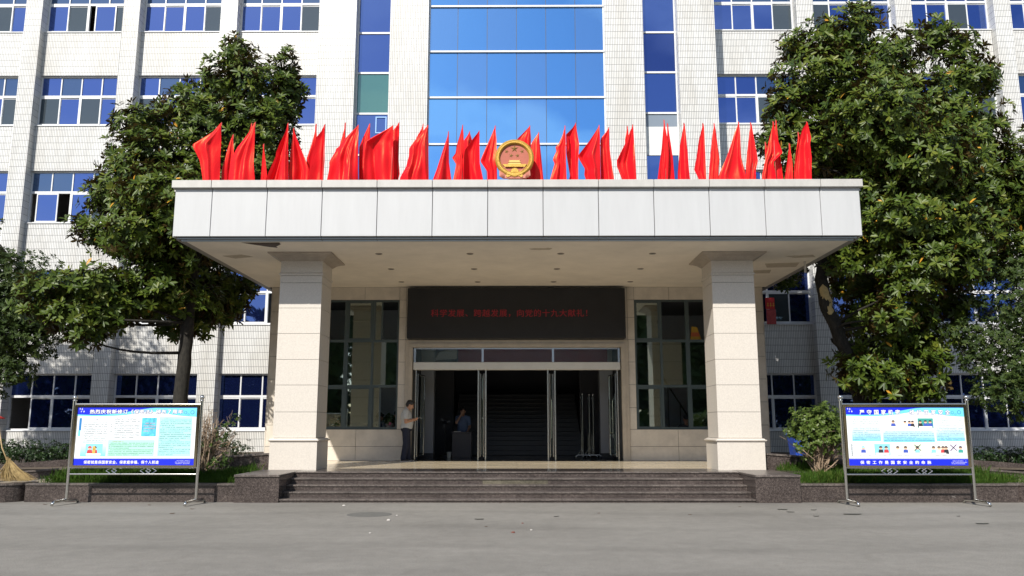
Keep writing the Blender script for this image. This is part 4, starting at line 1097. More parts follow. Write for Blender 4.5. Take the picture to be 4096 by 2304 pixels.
def board(sgn, xc, lab, variant):
    YB = 16.10; hw = 1.262 if sgn < 0 else 1.235
    nb = thing('notice_board', lab, 'notice board', (xc, YB, 0), 'steel notice boards')
    for s in (-1, 1):
        x = xc+s*hw
        po = build(MB().tube([(x, YB, .09), (x, YB, 1.995)], .030, 12), 'post', POLISH, nb, smooth='auto')
        build(MB().lathe((x, YB, 1.985), [(.03, 0), (.042, .006), (.042, .02), (.022, .035)], 14), 'collar', POLISH, po, smooth=True)
        build(MB().ell((x, YB, 2.058), (.048, .048, .048), 16, 12), 'finial', POLISH, po, smooth=True)
        fx = .05 if sgn < 0 else -.05
        build(MB().tube([(x-.055*(-sgn), YB-.40, .02), (x-.05*(-sgn), YB-.37, .055), (x-.045*(-sgn), YB-.32, .075), (x, YB, .085), (x+.03*(-sgn), YB+.30, .075), (x+.035*(-sgn), YB+.36, .02)],
                        [.028, .03, .028, .030, .028, .03], 10), 'foot', POLISH, nb, smooth=True)
    build(MB().tube([(xc-hw, YB, 1.925), (xc+hw, YB, 1.925)], .020, 10), 'rail', POLISH, nb, smooth='auto')
    build(MB().tube([(xc-hw, YB, .700), (xc+hw, YB, .700)], .013, 10), 'rail', POLISH, nb, smooth='auto')
    build(MB().tube([(xc-hw, YB, .575), (xc+hw, YB, .575)], .016, 10), 'rail', POLISH, nb, smooth='auto')
    GF = mat('mirror_bezel', (.55, .47, .32), .16, metal=1.0)
    bz = MB(); x0, x1, z0, z1 = xc-hw+.03, xc+hw-.03, .712, 1.905
    bz.box(x0, x1, YB-.03, YB+.03, z1-.035, z1); bz.box(x0, x1, YB-.03, YB+.03, z0, z0+.03)
    bz.box(x0, x0+.05, YB-.03, YB+.03, z0+.03, z1-.035); bz.box(x1-.05, x1, YB-.03, YB+.03, z0+.03, z1-.035)
    bz.box(x0+.01, x1-.01, YB+.005, YB+.028, z0+.01, z1-.01); build(bz, 'bezel', GF, nb)
    for k, s in enumerate((-.335, .335)):
        c = xc+s*1.0-.04; d = MB(); r, zz = .062, .638
        for q, o in enumerate((-.055, .055)):
            pts = [(c+o-.105, zz), (c+o, zz+r), (c+o+.105, zz), (c+o, zz-r)]
            for i in range(4):
                if sgn < 0 and k == 0 and q == 1 and i in (1, 2): continue      # broken arms on this one
                a, b = pts[i], pts[(i+1) % 4]; d.tube([(a[0], YB-.004*q, a[1]), (b[0], YB-.004*q, b[1])], .007, 6)
        if sgn < 0 and k == 0:
            d.tube([(c+.055, YB, zz+r), (c+.15, YB-.01, zz+.045)], .007, 6); d.tube([(c+.055, YB, zz-r), (c+.15, YB-.01, zz-.055)], .007, 6)
        build(d, 'diamond_ornament', POLISH, nb)
    # ----- poster
    px0, px1, pz0, pz1 = x0+.052, x1-.052, .745, 1.868; Y = YB-.012
    pw, phh = px1-px0, pz1-pz0
    def XY(x, y): return px0+x*pw, pz1-y*phh
    po = build(MB().box(px0, px1, Y, YB+.004, pz0, pz1), 'poster', PW_, nb)
    lay = [0]
    def sheet(polys, nm, mats, dy):
        b = MB()
        for pts, mi in polys:
            b.poly([(XY(*p)[0], Y-dy, XY(*p)[1]) for p in pts], mi)
        return build(b, nm, mats, po)
    wave = [(x/20, .128+.02*math.sin(x/20*6)-.12*(1/(1+math.exp(-(x/20-.42)*9)))) for x in range(21)]
    wave2 = [(x/20, .145+.012*math.sin(x/20*7+.4)-.055*math.exp(-((x/20-.62)/.16)**2)+(.0 if x < 12 else .012*(x-12)/8)) for x in range(21)]
    sheet([([(0, .0), *wave2, (1, .0)], 0)], 'header_wave', PLB, .001)
    sheet([([(0, .0), *[(x, max(.012, y)) for x, y in wave], (1, .0)], 0)], 'header_wave', PB, .002)
    R4 = lambda a, b, c, d: [(a, b), (c, b), (c, d), (a, d)]
    sheet([(R4(0, .888, 1, 1.0), 0), (R4(0, .873, 1, .879), 0)], 'footer_band', PB, .001)
    def txt(s, a, b, c, d, m, nm, bold=.012, dy=.004, outline=None, gap=.95):
        x0_, zt = XY(a, b); x1_, zb_ = XY(c, d); cw_ = (x1_-x0_)/len(s)
        for i, ch in enumerate(s):
            if ch in ' \u3000': continue
            if outline:
                t = MB(); put_text(t, ch, x0_+cw_*i, x0_+cw_*(i+1), zb_, zt, Y-dy+.0025, bold=bold+.045, gap=gap); build(t, 'character_outline', outline, po)
            t = MB(); put_text(t, ch, x0_+cw_*i, x0_+cw_*(i+1), zb_, zt, Y-dy, bold=bold, gap=gap); build(t, nm, m, po)
    stars = []
    for sx, sy, r in ((.018, .03, .026), (.036, .035, .03), (.03, .075, .024), (.052, .075, .030)):
        stars.append(([(sx+r*(.5 if i % 2 == 0 else .12)*math.cos(R(45*i))*.55, sy+r*(1.0 if i % 2 == 0 else .25)*math.sin(R(45*i))) for i in range(8)], 0))
    sheet(stars, 'sparkle', PWT, .003)
    for cx_, cy_, r in ((.905, .095, .012), (.930, .125, .008), (.962, .090, .016)):
        k = phh/pw
        o_ = [(cx_+r*math.cos(R(20*i)), cy_+r/k*math.sin(R(20*i))) for i in range(18)]
        i_ = [(cx_+r*.78*math.cos(R(20*i)), cy_+r*.78/k*math.sin(R(20*i))) for i in range(18)]
        sheet([(o_, 0)], 'ring_mark', mat('print_teal', (.03, .16, .22), .5), .0032); sheet([(i_, 0)], 'ring_mark', PLB, .0038)
    rr = random.Random(11+variant)
    def lines(a, b, c, d, n, nm='body_print', m=PTX, fill=.92, dy=.0035):
        """tiny illegible rows of print"""
        bl = MB(); h = (d-b)/n
        for i in range(n):
            y0 = b+h*i+h*.22; y1 = y0+h*.46; x = a+(.012 if i % 4 == 0 else 0); xe = c if (i % 4 != 3) else a+(c-a)*rr.uniform(.4, .9)
            while x < xe:
                w_ = rr.uniform(.0035, .0062)
                if rr.random() < fill:
                    for pts in (R4(x, y0, x+w_*.85, y0+(y1-y0)*.3), R4(x+w_*.3, y0, x+w_*.5, y1), R4(x, y0+(y1-y0)*.62, x+w_*.9, y0+(y1-y0)*.9)):
                        if rr.random() < .85: bl.poly([(XY(*p)[0], Y-dy, XY(*p)[1]) for p in pts])
                x += w_*1.25
        o_ = build(bl, nm, m, po); o_['kind'] = 'stuff'; return o_
    def pic(a, b, c, d, bgc, figs, cross=False):
        P_ = []
        P_.append((R4(a, b, c, d), bgc)); w_, h_ = c-a, d-b; k = phh/pw
        for fx, col, hair in figs:
            x = a+w_*fx; y = b+h_*.36; r = h_*.15
            P_.append(([(x-w_*.17, d-h_*.12), (x-w_*.13, y+r*1.0), (x+w_*.13, y+r*1.0), (x+w_*.17, d-h_*.12)], col))
            P_.append(([(x+r*k*1.0*math.cos(R(30*i)), y+r*math.sin(R(30*i))) for i in range(12)], 1))
            P_.append(([(x+r*k*1.08*math.cos(R(180+20*i)), y-r*.1+r*1.08*math.sin(R(180+20*i))) for i in range(10)], hair))
        P_.append((R4(a+w_*.05, d-h_*.2, c-w_*.08, d-h_*.02), 7))
        if cross:
            P_ += [([(a+w_*.05, b+h_*.08), (a+w_*.10, b+h_*.05), (a+w_*.5, b+h_*.6), (a+w_*.46, b+h_*.63)], 2), ([(a+w_*.5, b+h_*.06), (a+w_*.45, b+h_*.03), (a+w_*.04, b+h_*.6), (a+w_*.09, b+h_*.63)], 2)]
        for i, (pts, mi) in enumerate(P_): lay[0] += 1
        bm_ = MB()
        for i, (pts, mi) in enumerate(P_): bm_.poly([(XY(*p)[0], Y-.0025-.0004*i, XY(*p)[1]) for p in pts], mi)
        return build(bm_, 'picture', PICC, po)
    if variant == 0:
        txt('热烈庆祝新修订《保密法》颁布7周年', .10, .040, .885, .118, PWT, 'character', .018, .006, mat('print_navy', (.02, .04, .25), .5))
        txt('保密就是保国家安全、保家庭幸福、保个人前途', .085, .918, .71, .978, PWT, 'character', .018)
        lines(.845, .912, .965, .985, 3, 'small_print', PWT)
        sheet([(R4(.02, .19, .040, .40), 0)], 'tag', mat('print_blue', (.02, .20, .50), .5), .002); sheet([(R4(.018, .40, .035, .5), 0)], 'tag', PLB, .002)
        sheet([(R4(.048, .50, .262, .848), 0)], 'text_box', PGRAD2, .0015)
        lines(.11, .205, .18, .235, 1); lines(.062, .26, .255, .62, 12)
        pic(.092, .635, .232, .838, 6, [(.55, 4, 2), (.25, 4, 4)])
        g_ = sheet([([(.162+.012*math.cos(R(30*i)), .70+.03*math.sin(R(30*i))) for i in range(12)], 0), (R4(.150, .72, .175, .80), 0)], 'picture', mat('pic_gold', (.62, .40, .08), .5), .006)
        lines(.285, .235, .298, .47, 8); lines(.315, .175, .525, .545, 12)
        sheet([(R4(.545, .185, .668, .505), 0)], 'picture', mat('pic_aqua', (.10, .55, .75), .5, var=.5, vscale=14), .0015)
        lines(.562, .26, .655, .44, 4, 'calligraphy', mat('print_pink', (.80, .50, .52), .5), .9)
        lines(.538, .52, .66, .55, 1)
        sheet([(R4(.275, .568, .662, .848), 0)], 'text_box', PGR, .0015); lines(.30, .58, .40, .61, 1, m=PRD); lines(.285, .61, .655, .84, 8)
        sheet([(R4(.69, .172, .966, .848), 0)], 'text_box', PCY, .0015); lines(.72, .18, .80, .205, 1, m=PRD); lines(.70, .21, .958, .84, 20)
    else:
        txt('严守国家机密　维护国家安全', .108, .045, .895, .135, PWT, 'character', .018, .006, mat('print_navy', (.02, .04, .25), .5), gap=.72)
        txt('保密工作是国家安全的命脉', .085, .918, .70, .978, PWT, 'character', .018, gap=.66)
        lines(.86, .912, .985, .985, 3, 'small_print', PWT)
        for a, b, c, d, n in ((.040, .20, .285, .585, 12), (.302, .41, .738, .600, 6), (.752, .19, .992, .585, 14)):
            sheet([(R4(a, b, c, d), 0)], 'text_box', PGRAD, .0015); lines(a+.008, b+.005, c-.006, d-.006, n)
        pic(.305, .195, .432, .365, 0, [(.72, 3, 2)]); pic(.470, .205, .575, .365, 7, [(.25, 9, 2), (.6, 3, 2), (.85, 2, 2)])
        pic(.605, .195, .735, .365, 5, [(.5, 3, 2), (.15, 2, 2), (.8, 3, 2)])
        specs = [(.062, [(.5, 3, 6)], 9, 0), (.222, [(.4, 2, 2), (.75, 4, 2)], 6, 0), (.385, [(.25, 7, 2), (.75, 3, 2)], 0, 0), (.550, [(.25, 6, 2)], 8, 1), (.700, [(.15, 6, 2), (.5, 0, 2), (.75, 4, 2), (.95, 2, 2)], 0, 0), (.852, [(.72, 5, 2)], 9, 1)]
        for x, fg, bgc, cr in specs:
            pic(x, .635, x+.132, .822, bgc, fg, bool(cr)); lines(x+.01, .828, x+.125, .846, 1)
        for i, ch in enumerate('通信安全保密'):
            vt = MB(); xa, zt = XY(.022, .635+.035*i); xb, zb_ = XY(.040, .668+.035*i); put_text(vt, ch, xa, xb, zb_, zt, Y-.004); build(vt, 'character', PTX, po)
board(-1, at(526, 2000, 16.10).x-.01, 'steel framed notice board on the left with yearly anniversary poster and cyan text boxes', 0)
board(1, at(3637, 1900, 16.10).x, 'steel framed notice board on the right with six cartoon pictures along its poster', 1)

# ---------------------------------------------------------------- trees
KD = 1.5901
def blob(x, y, rx, ry, d=20.5):
    c = at(x*KD, y*KD, d); s = d/FOC*KD
    return c, Vector((rx*s*1.07, max(rx, ry)*s*1.2, ry*s*1.07))
BOXES = [(-7.62, 7.62, 16.6, 27.6, 5.2, 6.95), (-7.2, 7.2, 22.6, 28, 0, 6.9), (-7.4, 7.4, 27.2, 30, 0, 30), (-30, 30, 28.6, 40, 0, 30)]
def keep_mask(Pt):
    k = np.ones(len(Pt), bool)
    for x0, x1, y0, y1, z0, z1 in BOXES:
        k &= ~((Pt[:, 0] > x0) & (Pt[:, 0] < x1) & (Pt[:, 1] > y0) & (Pt[:, 1] < y1) & (Pt[:, 2] > z0) & (Pt[:, 2] < z1))
    return k
def rosettes(blobs, dens, nl, Lr, Wr, rng, inner=.25, updir=.55, spread=.55, free=False):
    """leaf rosettes on the outer shell of the foliage masses, some inside"""
    P, D, U, Ln, Wd, V = [], [], [], [], [], []
    for c, r in blobs:
        c = np.array(c); r = np.array(r)
        area = 4*math.pi*((r[0]*r[1])**1.6/3+(r[0]*r[2])**1.6/3+(r[1]*r[2])**1.6/3)**(1/1.6)
        n = max(5, int(area*dens))
        d = rng.normal(size=(n, 3)); d /= np.linalg.norm(d, axis=1, keepdims=True)
        rad = np.where(rng.random(n) < inner, rng.uniform(.35, .8, n), rng.uniform(.82, 1.12, n))
        rad *= 1+.16*np.sin(d[:, 0]*5+c[0]*3)+.12*np.sin(d[:, 2]*7+c[2]*2)
        q = c+d*r*rad[:, None]
        k = keep_mask(q) if not free else np.ones(len(q), bool); q = q[k]; d = d[k]; m = len(q)
        if m == 0: continue
        ax = d+np.array([0, -.15, updir])+rng.normal(size=(m, 3))*.35
        ax /= np.linalg.norm(ax, axis=1, keepdims=True)
        t1 = np.cross(ax, rng.normal(size=(m, 3))); t1 /= np.linalg.norm(t1, axis=1, keepdims=True); t2 = np.cross(ax, t1)
        tone = rng.normal(0, .12, m)+np.clip((rng.random(m)-.75)*1.2, 0, .3)
        for i in range(nl):
            th = 2*math.pi*(i/nl)*1.0+rng.uniform(0, .9, m)
            lift = rng.uniform(.15, .95, m)*spread+.1
            out_ = t1*np.cos(th)[:, None]+t2*np.sin(th)[:, None]
            dd = out_+ax*lift[:, None]
            P.append(q+ax*rng.uniform(-.06, .05, m)[:, None]*Lr[1]*3); D.append(dd); U.append(ax)
            Ln.append(rng.uniform(*Lr, m)); Wd.append(rng.uniform(*Wr, m))
            v = np.clip(.42+tone+rng.normal(0, .16, m), 0, .93); v[rng.random(m) < .004] = .985; V.append(v)
    return [np.concatenate(a) for a in (P, D, U, Ln, Wd, V)]
def limb(mb, a, b, r0, r1, rng, sag=.25, n=7, mi=0, k=7):
    a, b = Vector(a), Vector(b); pts = []; rs = []
    off = Vector((rng.normal(0, sag), rng.normal(0, sag), rng.normal(0, sag*.5)))
    for i in range(n+1):
        t = i/n; pts.append(a.lerp(b, t)+off*math.sin(math.pi*t)+Vector((rng.normal(0, .015), rng.normal(0, .015), 0))); rs.append(r0+(r1-r0)*t)
    mb.tube(pts, rs, k, mi)
def tree(name, lab, cat, trunk, rads, blobs, lmat, dens, nl, Lr, Wr, seed, inner=.25, twig=True, group=None, cut=None):
    rng = np.random.default_rng(seed)
    base = Vector(trunk[0]); t = thing(name, lab, cat, base, group)
    tb = MB(); pts, rs = [], []
    tv = [Vector(p) for p in trunk]
    for i in range(len(tv)-1):
        for k in range(6):
            f = k/6; pts.append(tv[i].lerp(tv[i+1], f)+Vector((rng.normal(0, .012), rng.normal(0, .012), 0))); rs.append((rads[i]+(rads[i+1]-rads[i])*f)*(1+rng.normal(0, .04)))
    pts.append(tv[-1]); rs.append(rads[-1]); tb.tube(pts, rs, 14)
    to = build(tb, 'trunk', BARK, t, smooth=True)
    br = MB()
    for c, r in blobs:
        j = min(range(len(pts)), key=lambda i: (pts[i]-c).length+max(0, pts[i].z-c.z-.3)*1.5+max(0, c.z-1.2-pts[i].z)*.8)
        if not keep_mask(np.array([c]))[0]: continue
        limb(br, pts[j], c, max(.025, rs[j]*.27), .014, rng)
        for q in range(3):
            d = Vector(rng.normal(size=3)).normalized(); e = c+Vector((d.x*r.x, d.y*r.y, d.z*r.z))*.85
            if keep_mask(np.array([e]))[0]: limb(br, c, e, .016, .006, rng, .08, 4, 0, 5)
    build(br, 'branch', BARK, t, smooth=True)['kind'] = 'stuff'
    o = leaf_mesh('crown', *rosettes(blobs, dens, nl, Lr, Wr, rng, inner), lmat, t, base); o['kind'] = 'stuff'
    return t
LB = [blob(*b) for b in [
 (598, 145, 42, 48), (560, 215, 70, 48), (655, 230, 80, 75), (722, 165, 22, 38), (725, 235, 40, 45), (470, 262, 60, 38), (640, 330, 90, 85), (520, 330, 95, 70), (360, 318, 70, 48),
 (335, 400, 58, 70), (440, 420, 100, 80), (560, 450, 100, 80), (680, 420, 60, 70), (330, 490, 90, 60), (262, 500, 42, 48), (400, 560, 90, 70), (228, 575, 42, 36), (300, 600, 60, 45), (385, 650, 65, 50),
 (450, 660, 75, 60, 21), (530, 690, 62, 58, 22.4), (585, 745, 40, 48, 22.8), (255, 715, 75, 38, 19.4), (165, 730, 80, 34, 19.2), (105, 775, 52, 34, 19.1), (190, 795, 80, 40, 19.2), (215, 848, 36, 26, 19.1),
 (330, 755, 75, 42, 20), (455, 770, 90, 50, 21), (545, 790, 48, 30, 22.2), (430, 830, 30, 20, 21), (500, 825, 30, 18, 21.3), (395, 480, 80, 60, 19.3), (480, 520, 80, 70, 19.2), (350, 580, 70, 60, 19.3), (410, 720, 60, 50, 20), (290, 770, 60, 40, 19.6), (520, 745, 60, 50, 22), (620, 700, 30, 40, 23.3), (250, 800, 50, 36, 19.2), (470, 600, 70, 60, 19.9), (760, 230, 14, 16), (690, 300, 50, 60)]]
tree('magnolia_tree', 'large magnolia tree with straight dark trunk left of the canopy', 'tree',
     [(-8.50, 20.5, .45), (-8.48, 20.5, 2.2), (-8.44, 20.5, 3.9), (-8.40, 20.5, 5.1), (-8.1, 20.5, 7.6), (-7.7, 20.5, 10.6)], [.20, .175, .165, .14, .10, .03],
     LB, MAGN, 27, 8, (.15, .23), (.058, .084), 21, .3, group='magnolia trees')
# sawn off branch collar on the trunk
RB = [blob(*b) for b in [
 (2170, 52, 45, 34), (2100, 105, 95, 55), (2005, 120, 42, 36), (2225, 150, 90, 65), (2045, 200, 95, 65), (2150, 245, 110, 80), (2275, 255, 90, 80), (1985, 290, 62, 62), (2100, 360, 110, 80), (2225, 375, 110, 80),
 (2350, 85, 40, 36), (2400, 118, 48, 44), (2415, 205, 66, 58), (2462, 195, 36, 48), (2350, 330, 90, 80), (2445, 320, 72, 66), (2470, 410, 74, 66), (1945, 360, 40, 42), (2005, 410, 70, 46), (2345, 455, 110, 70),
 (2230, 510, 100, 70), (2160, 470, 80, 64), (2475, 505, 90, 66), (2535, 430, 46, 60), (2300, 560, 120, 58, 19.6), (2215, 575, 50, 40, 19.6), (2430, 590, 100, 50, 19.6), (2350, 665, 90, 46, 19.4), (2245, 655, 50, 45, 19.6), (2185, 705, 70, 46, 21.8),
 (2285, 725, 60, 38, 19.5), (2420, 680, 70, 40, 19.6), (2520, 640, 60, 50), (2240, 805, 56, 34, 19.6), (2300, 790, 50, 36, 20), (2255, 865, 70, 42, 20.5), (2150, 890, 34, 34, 20.8), (2185, 950, 60, 34, 21), (2270, 945, 60, 34, 21), (2390, 770, 66, 46, 21),
 (2560, 540, 60, 70), (2620, 420, 80, 90), (2650, 560, 90, 90), (2200, 300, 110, 90, 19.2), (2330, 400, 110, 80, 19.2), (2100, 640, 45, 45, 22.6), (2150, 930, 50, 40, 19.9), (2215, 960, 60, 40, 19.9), (2300, 920, 60, 50, 20.2), (2310, 985, 50, 30, 20.5), (2160, 800, 40, 50, 21.2), (2200, 760, 50, 50, 21), (2330, 860, 60, 50, 20.5), (2120, 720, 30, 40, 22), (2125, 655, 40, 40, 20.2), (2145, 610, 50, 40, 20.0), (2110, 600, 30, 30, 21)]]
RB += [(Vector(c), Vector(r)) for c, r in (((8.75, 24, 7.7), (.95, 1.1, .9)), ((9.5, 25, 8.6), (1.2, 1.3, 1.0)), ((10.6, 25.5, 7.4), (1.2, 1.3, 1.0)), ((8.6, 25.6, 8.6), (1.0, 1.2, 1.0)), ((11.6, 25.2, 8.8), (1.2, 1.3, 1.0)), ((12.6, 24.6, 7.4), (1.1, 1.2, 1.0)), ((9.6, 23.5, 9.6), (1.2, 1.2, .9)), ((11, 24, 10.2), (1.2, 1.2, .9)), ((13.6, 25, 8.8), (1.2, 1.2, 1.0)), ((8.9, 26.4, 7.0), (.9, 1.0, .8)), ((7.4, 24.5, 8.0), (.9, 1.0, .75)), ((6.8, 25.4, 8.2), (.9, .9, .75)), ((7.9, 26.0, 8.3), (.9, .9, .8)), ((8.2, 23.4, 8.4), (.9, 1.0, .8)), ((7.2, 23.2, 7.9), (.8, .8, .6)))]  # largely unseen foliage, added behind the canopy to shade the lower right facade
RT = tree('magnolia_tree', 'large magnolia tree with leaning peeled trunk right of the canopy', 'tree',
     [(8.72, 20.5, .45), (8.60, 20.5, 2.3), (8.36, 20.5, 3.3), (7.95, 20.5, 4.45), (7.82, 20.5, 5.2), (8.2, 20.5, 6.6), (9.0, 20.5, 9.0), (9.4, 20.5, 11.6)], [.19, .17, .16, .155, .15, .13, .09, .03],
     RB, MAGN, 27, 8, (.15, .23), (.058, .084), 22, .34, group='magnolia trees')
pk = MB(); vs = []
for i in range(9):
    z = 4.28+.78*i/8; xx = 7.98-(z-4.45)*.17 if z > 4.4 else 8.02
    w_ = .10*math.sin(math.pi*(i+.6)/9.2)+.02*math.sin(i*2.1)
    for j in range(5):
        a = R(-105+30*(j-2)*w_/.1*.9); r_ = .166
        vs.append((xx+r_*math.cos(a)*.98-.03, 20.5+r_*math.sin(a)-.006, z))
pk.add(vs, [(i*5+j, i*5+j+1, i*5+j+6, i*5+j+5) for i in range(8) for j in range(4)])
build(pk, 'peeled_patch', WOODCUT, RT, smooth=True)
OL = [blob(*b) for b in [(20, 690, 90, 60, 21), (60, 770, 80, 60, 21), (0, 840, 70, 80, 21), (90, 850, 50, 40, 21), (40, 920, 40, 45, 21), (-90, 760, 110, 120, 21.5), (-190, 700, 120, 130, 22), (-80, 900, 90, 90, 21.5), (120, 800, 50, 40, 21.3), (-150, 560, 110, 100, 22), (-300, 560, 130, 130, 21.5), (-420, 640, 150, 150, 21.5), (-350, 430, 120, 110, 21.5), (-260, 720, 120, 110, 21.5), (-460, 480, 120, 120, 21.5)]]
OL += [(Vector(c), Vector((1.5, 1.6, 1.4))) for c in ((-16.9, 21.6, 7.2), (-17.7, 21.4, 8.8), (-17.3, 21.8, 9.6), (-18.6, 21.5, 7.8), (-19.4, 21.5, 9.4), (-17.6, 21.5, 6.4))]
tree('osmanthus_tree', 'fine leaved dark tree at the left edge behind the magnolia branch', 'tree', [(-14.2, 21.8, .3), (-14.1, 21.8, 1.8), (-13.9, 21.7, 3.6), (-13.9, 21.7, 6.0)], [.16, .13, .10, .03],
     OL, OSMA, 62, 7, (.08, .12), (.034, .048), 31, .3, group='fine leaved trees')
OR = [blob(*b) for b in [(2565, 760, 90, 80, 19.4), (2500, 860, 60, 50, 19.4), (2560, 900, 80, 70, 19.4), (2450, 900, 40, 36, 19.4), (2510, 980, 60, 46, 19.3), (2580, 1000, 60, 60, 19.3), (2660, 820, 110, 120, 19.8), (2640, 980, 80, 80, 19.6), (2430, 840, 42, 34, 19.5), (2560, 690, 60, 40, 19.5)]]
tree('osmanthus_tree', 'fine leaved yellowish tree at the right edge above the hedge', 'tree', [(13.3, 19.6, .3), (13.2, 19.6, 1.5), (13.2, 19.6, 3.2), (13.2, 19.6, 5.0)], [.14, .11, .08, .03],
     OR, OSMA, 60, 7, (.07, .11), (.03, .042), 32, .3, group='fine leaved trees')

# ---------------------------------------------------------------- shrubs, hedges, grass
def shrub(lab, c, stems, blobs, leaf, dens, Lr, Wr, seed, bare):
    rng = np.random.default_rng(seed); base = Vector(c); t = thing('shrub', lab, 'shrub', base, 'shrubs in the beds')
    tb = MB(); tips = []
    for s in stems:
        e = base+Vector(s); limb(tb, base+Vector((rng.normal(0, .04), rng.normal(0, .04), 0)), e, .022, .007, rng, .05, 6, 0, 6)
        for q in range(5):
            m_ = base.lerp(e, rng.uniform(.35, .95)); d = (Vector(s).normalized()+Vector(rng.normal(size=3))*.45).normalized()
            limb(tb, m_, m_+d*rng.uniform(.18, .42), .007, .003, rng, .02, 3, 0, 4)
            if bare:
                for w_ in range(3):
                    m2 = m_+d*rng.uniform(.1, .25); d2 = (d+Vector(rng.normal(size=3))*.5).normalized(); limb(tb, m2, m2+d2*rng.uniform(.1, .25), .004, .002, rng, .01, 2, 0, 4)
    build(tb, 'stem', TWIG, t, smooth=True)['kind'] = 'stuff'
    o = leaf_mesh('foliage', *rosettes(blobs, dens, 5, Lr, Wr, rng, .3, .5, .6), leaf, t, base); o['kind'] = 'stuff'
rs_ = np.random.default_rng(5)
shrub('half bare twiggy shrub between the notice board and the left column', (-6.78, 17.75, .40), [(rs_.normal(.22, .28), rs_.normal(0, .18), rs_.uniform(.8, 1.38)) for _ in range(26)],
      [(Vector((-6.85, 17.7, .85)), Vector((.25, .25, .22))), (Vector((-6.35, 17.75, 1.35)), Vector((.22, .2, .22))), (Vector((-6.45, 17.75, .75)), Vector((.3, .25, .16))), (Vector((-6.15, 17.75, 1.62)), Vector((.13, .12, .12))), (Vector((-6.75, 17.75, 1.1)), Vector((.2, .2, .15)))],
      leaf_mat('dull_leaf', [(.03, .06, .012), (.05, .09, .016), (.09, .12, .03)], (.05, .08, .03), .5, .2), 70, (.05, .075), (.03, .042), 41, True)
shrub('rounded light green shrub on bare stems beside the right column', (6.45, 17.65, .42), [(rs_.normal(0, .36), rs_.normal(0, .22), rs_.uniform(.45, 1.2)) for _ in range(30)],
      [(Vector((6.25, 17.65, 1.50)), Vector((.38, .38, .40))), (Vector((6.62, 17.65, 1.58)), Vector((.38, .38, .38))), (Vector((6.45, 17.45, 1.62)), Vector((.40, .3, .34))), (Vector((6.80, 17.5, 1.28)), Vector((.24, .3, .28))), (Vector((6.30, 17.45, 1.12)), Vector((.30, .25, .22))), (Vector((6.45, 17.55, 1.38)), Vector((.48, .4, .34))), (Vector((6.85, 17.65, 1.45)), Vector((.22, .3, .28))), (Vector((6.05, 17.65, 1.35)), Vector((.2, .25, .25))), (Vector((6.15, 17.6, 1.0)), Vector((.14, .2, .18)))],
      SHRB, 85, (.06, .085), (.036, .05), 42, False)
def hedge(lab, x0, x1, y0, y1, z0f, h, seed, m=HEDG):
    rng = np.random.default_rng(seed); t = thing('hedge', lab, 'hedge', ((x0+x1)/2, (y0+y1)/2, .5), 'clipped hedges')
    bl = []
    x = x0
    while x < x1:
        for yy in (y0+.25, (y0+y1)/2, y1-.2):
            bl.append((Vector((x+rng.normal(0, .05), yy, z0f(x)+h*.45+rng.normal(0, .03))), Vector((.30, .32, h*.52))))
        x += .34
    o = leaf_mesh('foliage', *rosettes(bl, 62, 4, (.05, .075), (.026, .036), rng, .25, .6, .6), m, t, ORG[t.name]); o['kind'] = 'stuff'
    st = MB()
    for i in range(40): 
        xx = rng.uniform(x0, x1); st.tube([(xx, rng.uniform(y0+.1, y1-.1), z0f(xx)-.1), (xx+rng.normal(0, .1), (y0+y1)/2, z0f(xx)+h*.8)], [.012, .004], 5)
    build(st, 'stem', BARK, t)['kind'] = 'stuff'
hedge('dark hedge left of the porch behind the notice board', -14.6, -7.1, 19.8, 21.2, lambda x: .62 if x < -9.5 else .70, .46, 51)
hedge('green hedge at the right beyond the notice board', 9.3, 14.5, 19.8, 21.2, lambda x: .52, .42, 52)
def grass(x0, x1, y0, y1, n, seed, lab):
    rng = np.random.default_rng(seed)
    P = np.stack([rng.uniform(x0, x1, n), rng.uniform(y0, y1, n), np.zeros(n)], 1)
    ed = np.minimum(np.abs(P[:, 0]-x0), np.abs(P[:, 0]-x1))
    k = rng.random(n) < np.clip(ed/.35, .12, 1); P = P[k]; n = len(P)
    den = np.sin(P[:, 0]*3.1)+np.sin(P[:, 1]*5+P[:, 0]*1.7)
    ax = np.abs(P[:, 0])
    P[:, 2] = .325+.09*(P[:, 1]-16.79)/1.7*np.clip(1-(ax-5.6)/6, 0, 1)
    D = rng.normal(size=(n, 3))*.42+np.array([.12, -.15, 1.0]); U = rng.normal(size=(n, 3))
    Ln = rng.uniform(.14, .30, n)*(1+.22*den)*(.75+.35*(P[:, 1]-y0)/(y1-y0))
    var = np.clip(.35+.12*den+rng.normal(0, .17, n), 0, .8); var[rng.random(n) < .06] = .97
    o = leaf_mesh('grass', P, D, U, Ln, rng.uniform(.006, .011, n), var, GRAS, None, (0, 0, 0))
    o['kind'] = 'stuff'; o['label'] = lab; o['category'] = 'grass'
grass(-9.75, -5.66, 16.80, 18.46, 20000, 61, 'long green grass in the bed left of the steps')
grass(5.66, 10.35, 16.80, 18.46, 22000, 62, 'long green grass in the bed right of the steps')

# trees on the far side of the forecourt, seen only as reflections in the lower glass
rng = np.random.default_rng(71); bl = []
for i in range(46):
    x = -75+150*i/45+rng.normal(0, 1.5)
    if abs(x) < 12: continue
    for k in range(3): bl.append((Vector((x+rng.normal(0, 1.2), -30+rng.normal(0, 1.5), 2.5+4.2*k+rng.normal(0, .6))), Vector((2.6, 2.4, 2.7))))
wood = leaf_mesh('far_woods', *rosettes(bl, 1.5, 5, (.9, 1.6), (.5, .9), rng, .35), OSMA, None, (0, 0, 0))
wood['kind'] = 'stuff'; wood['label'] = 'belt of dark trees across the forecourt behind the viewer'; wood['category'] = 'trees'

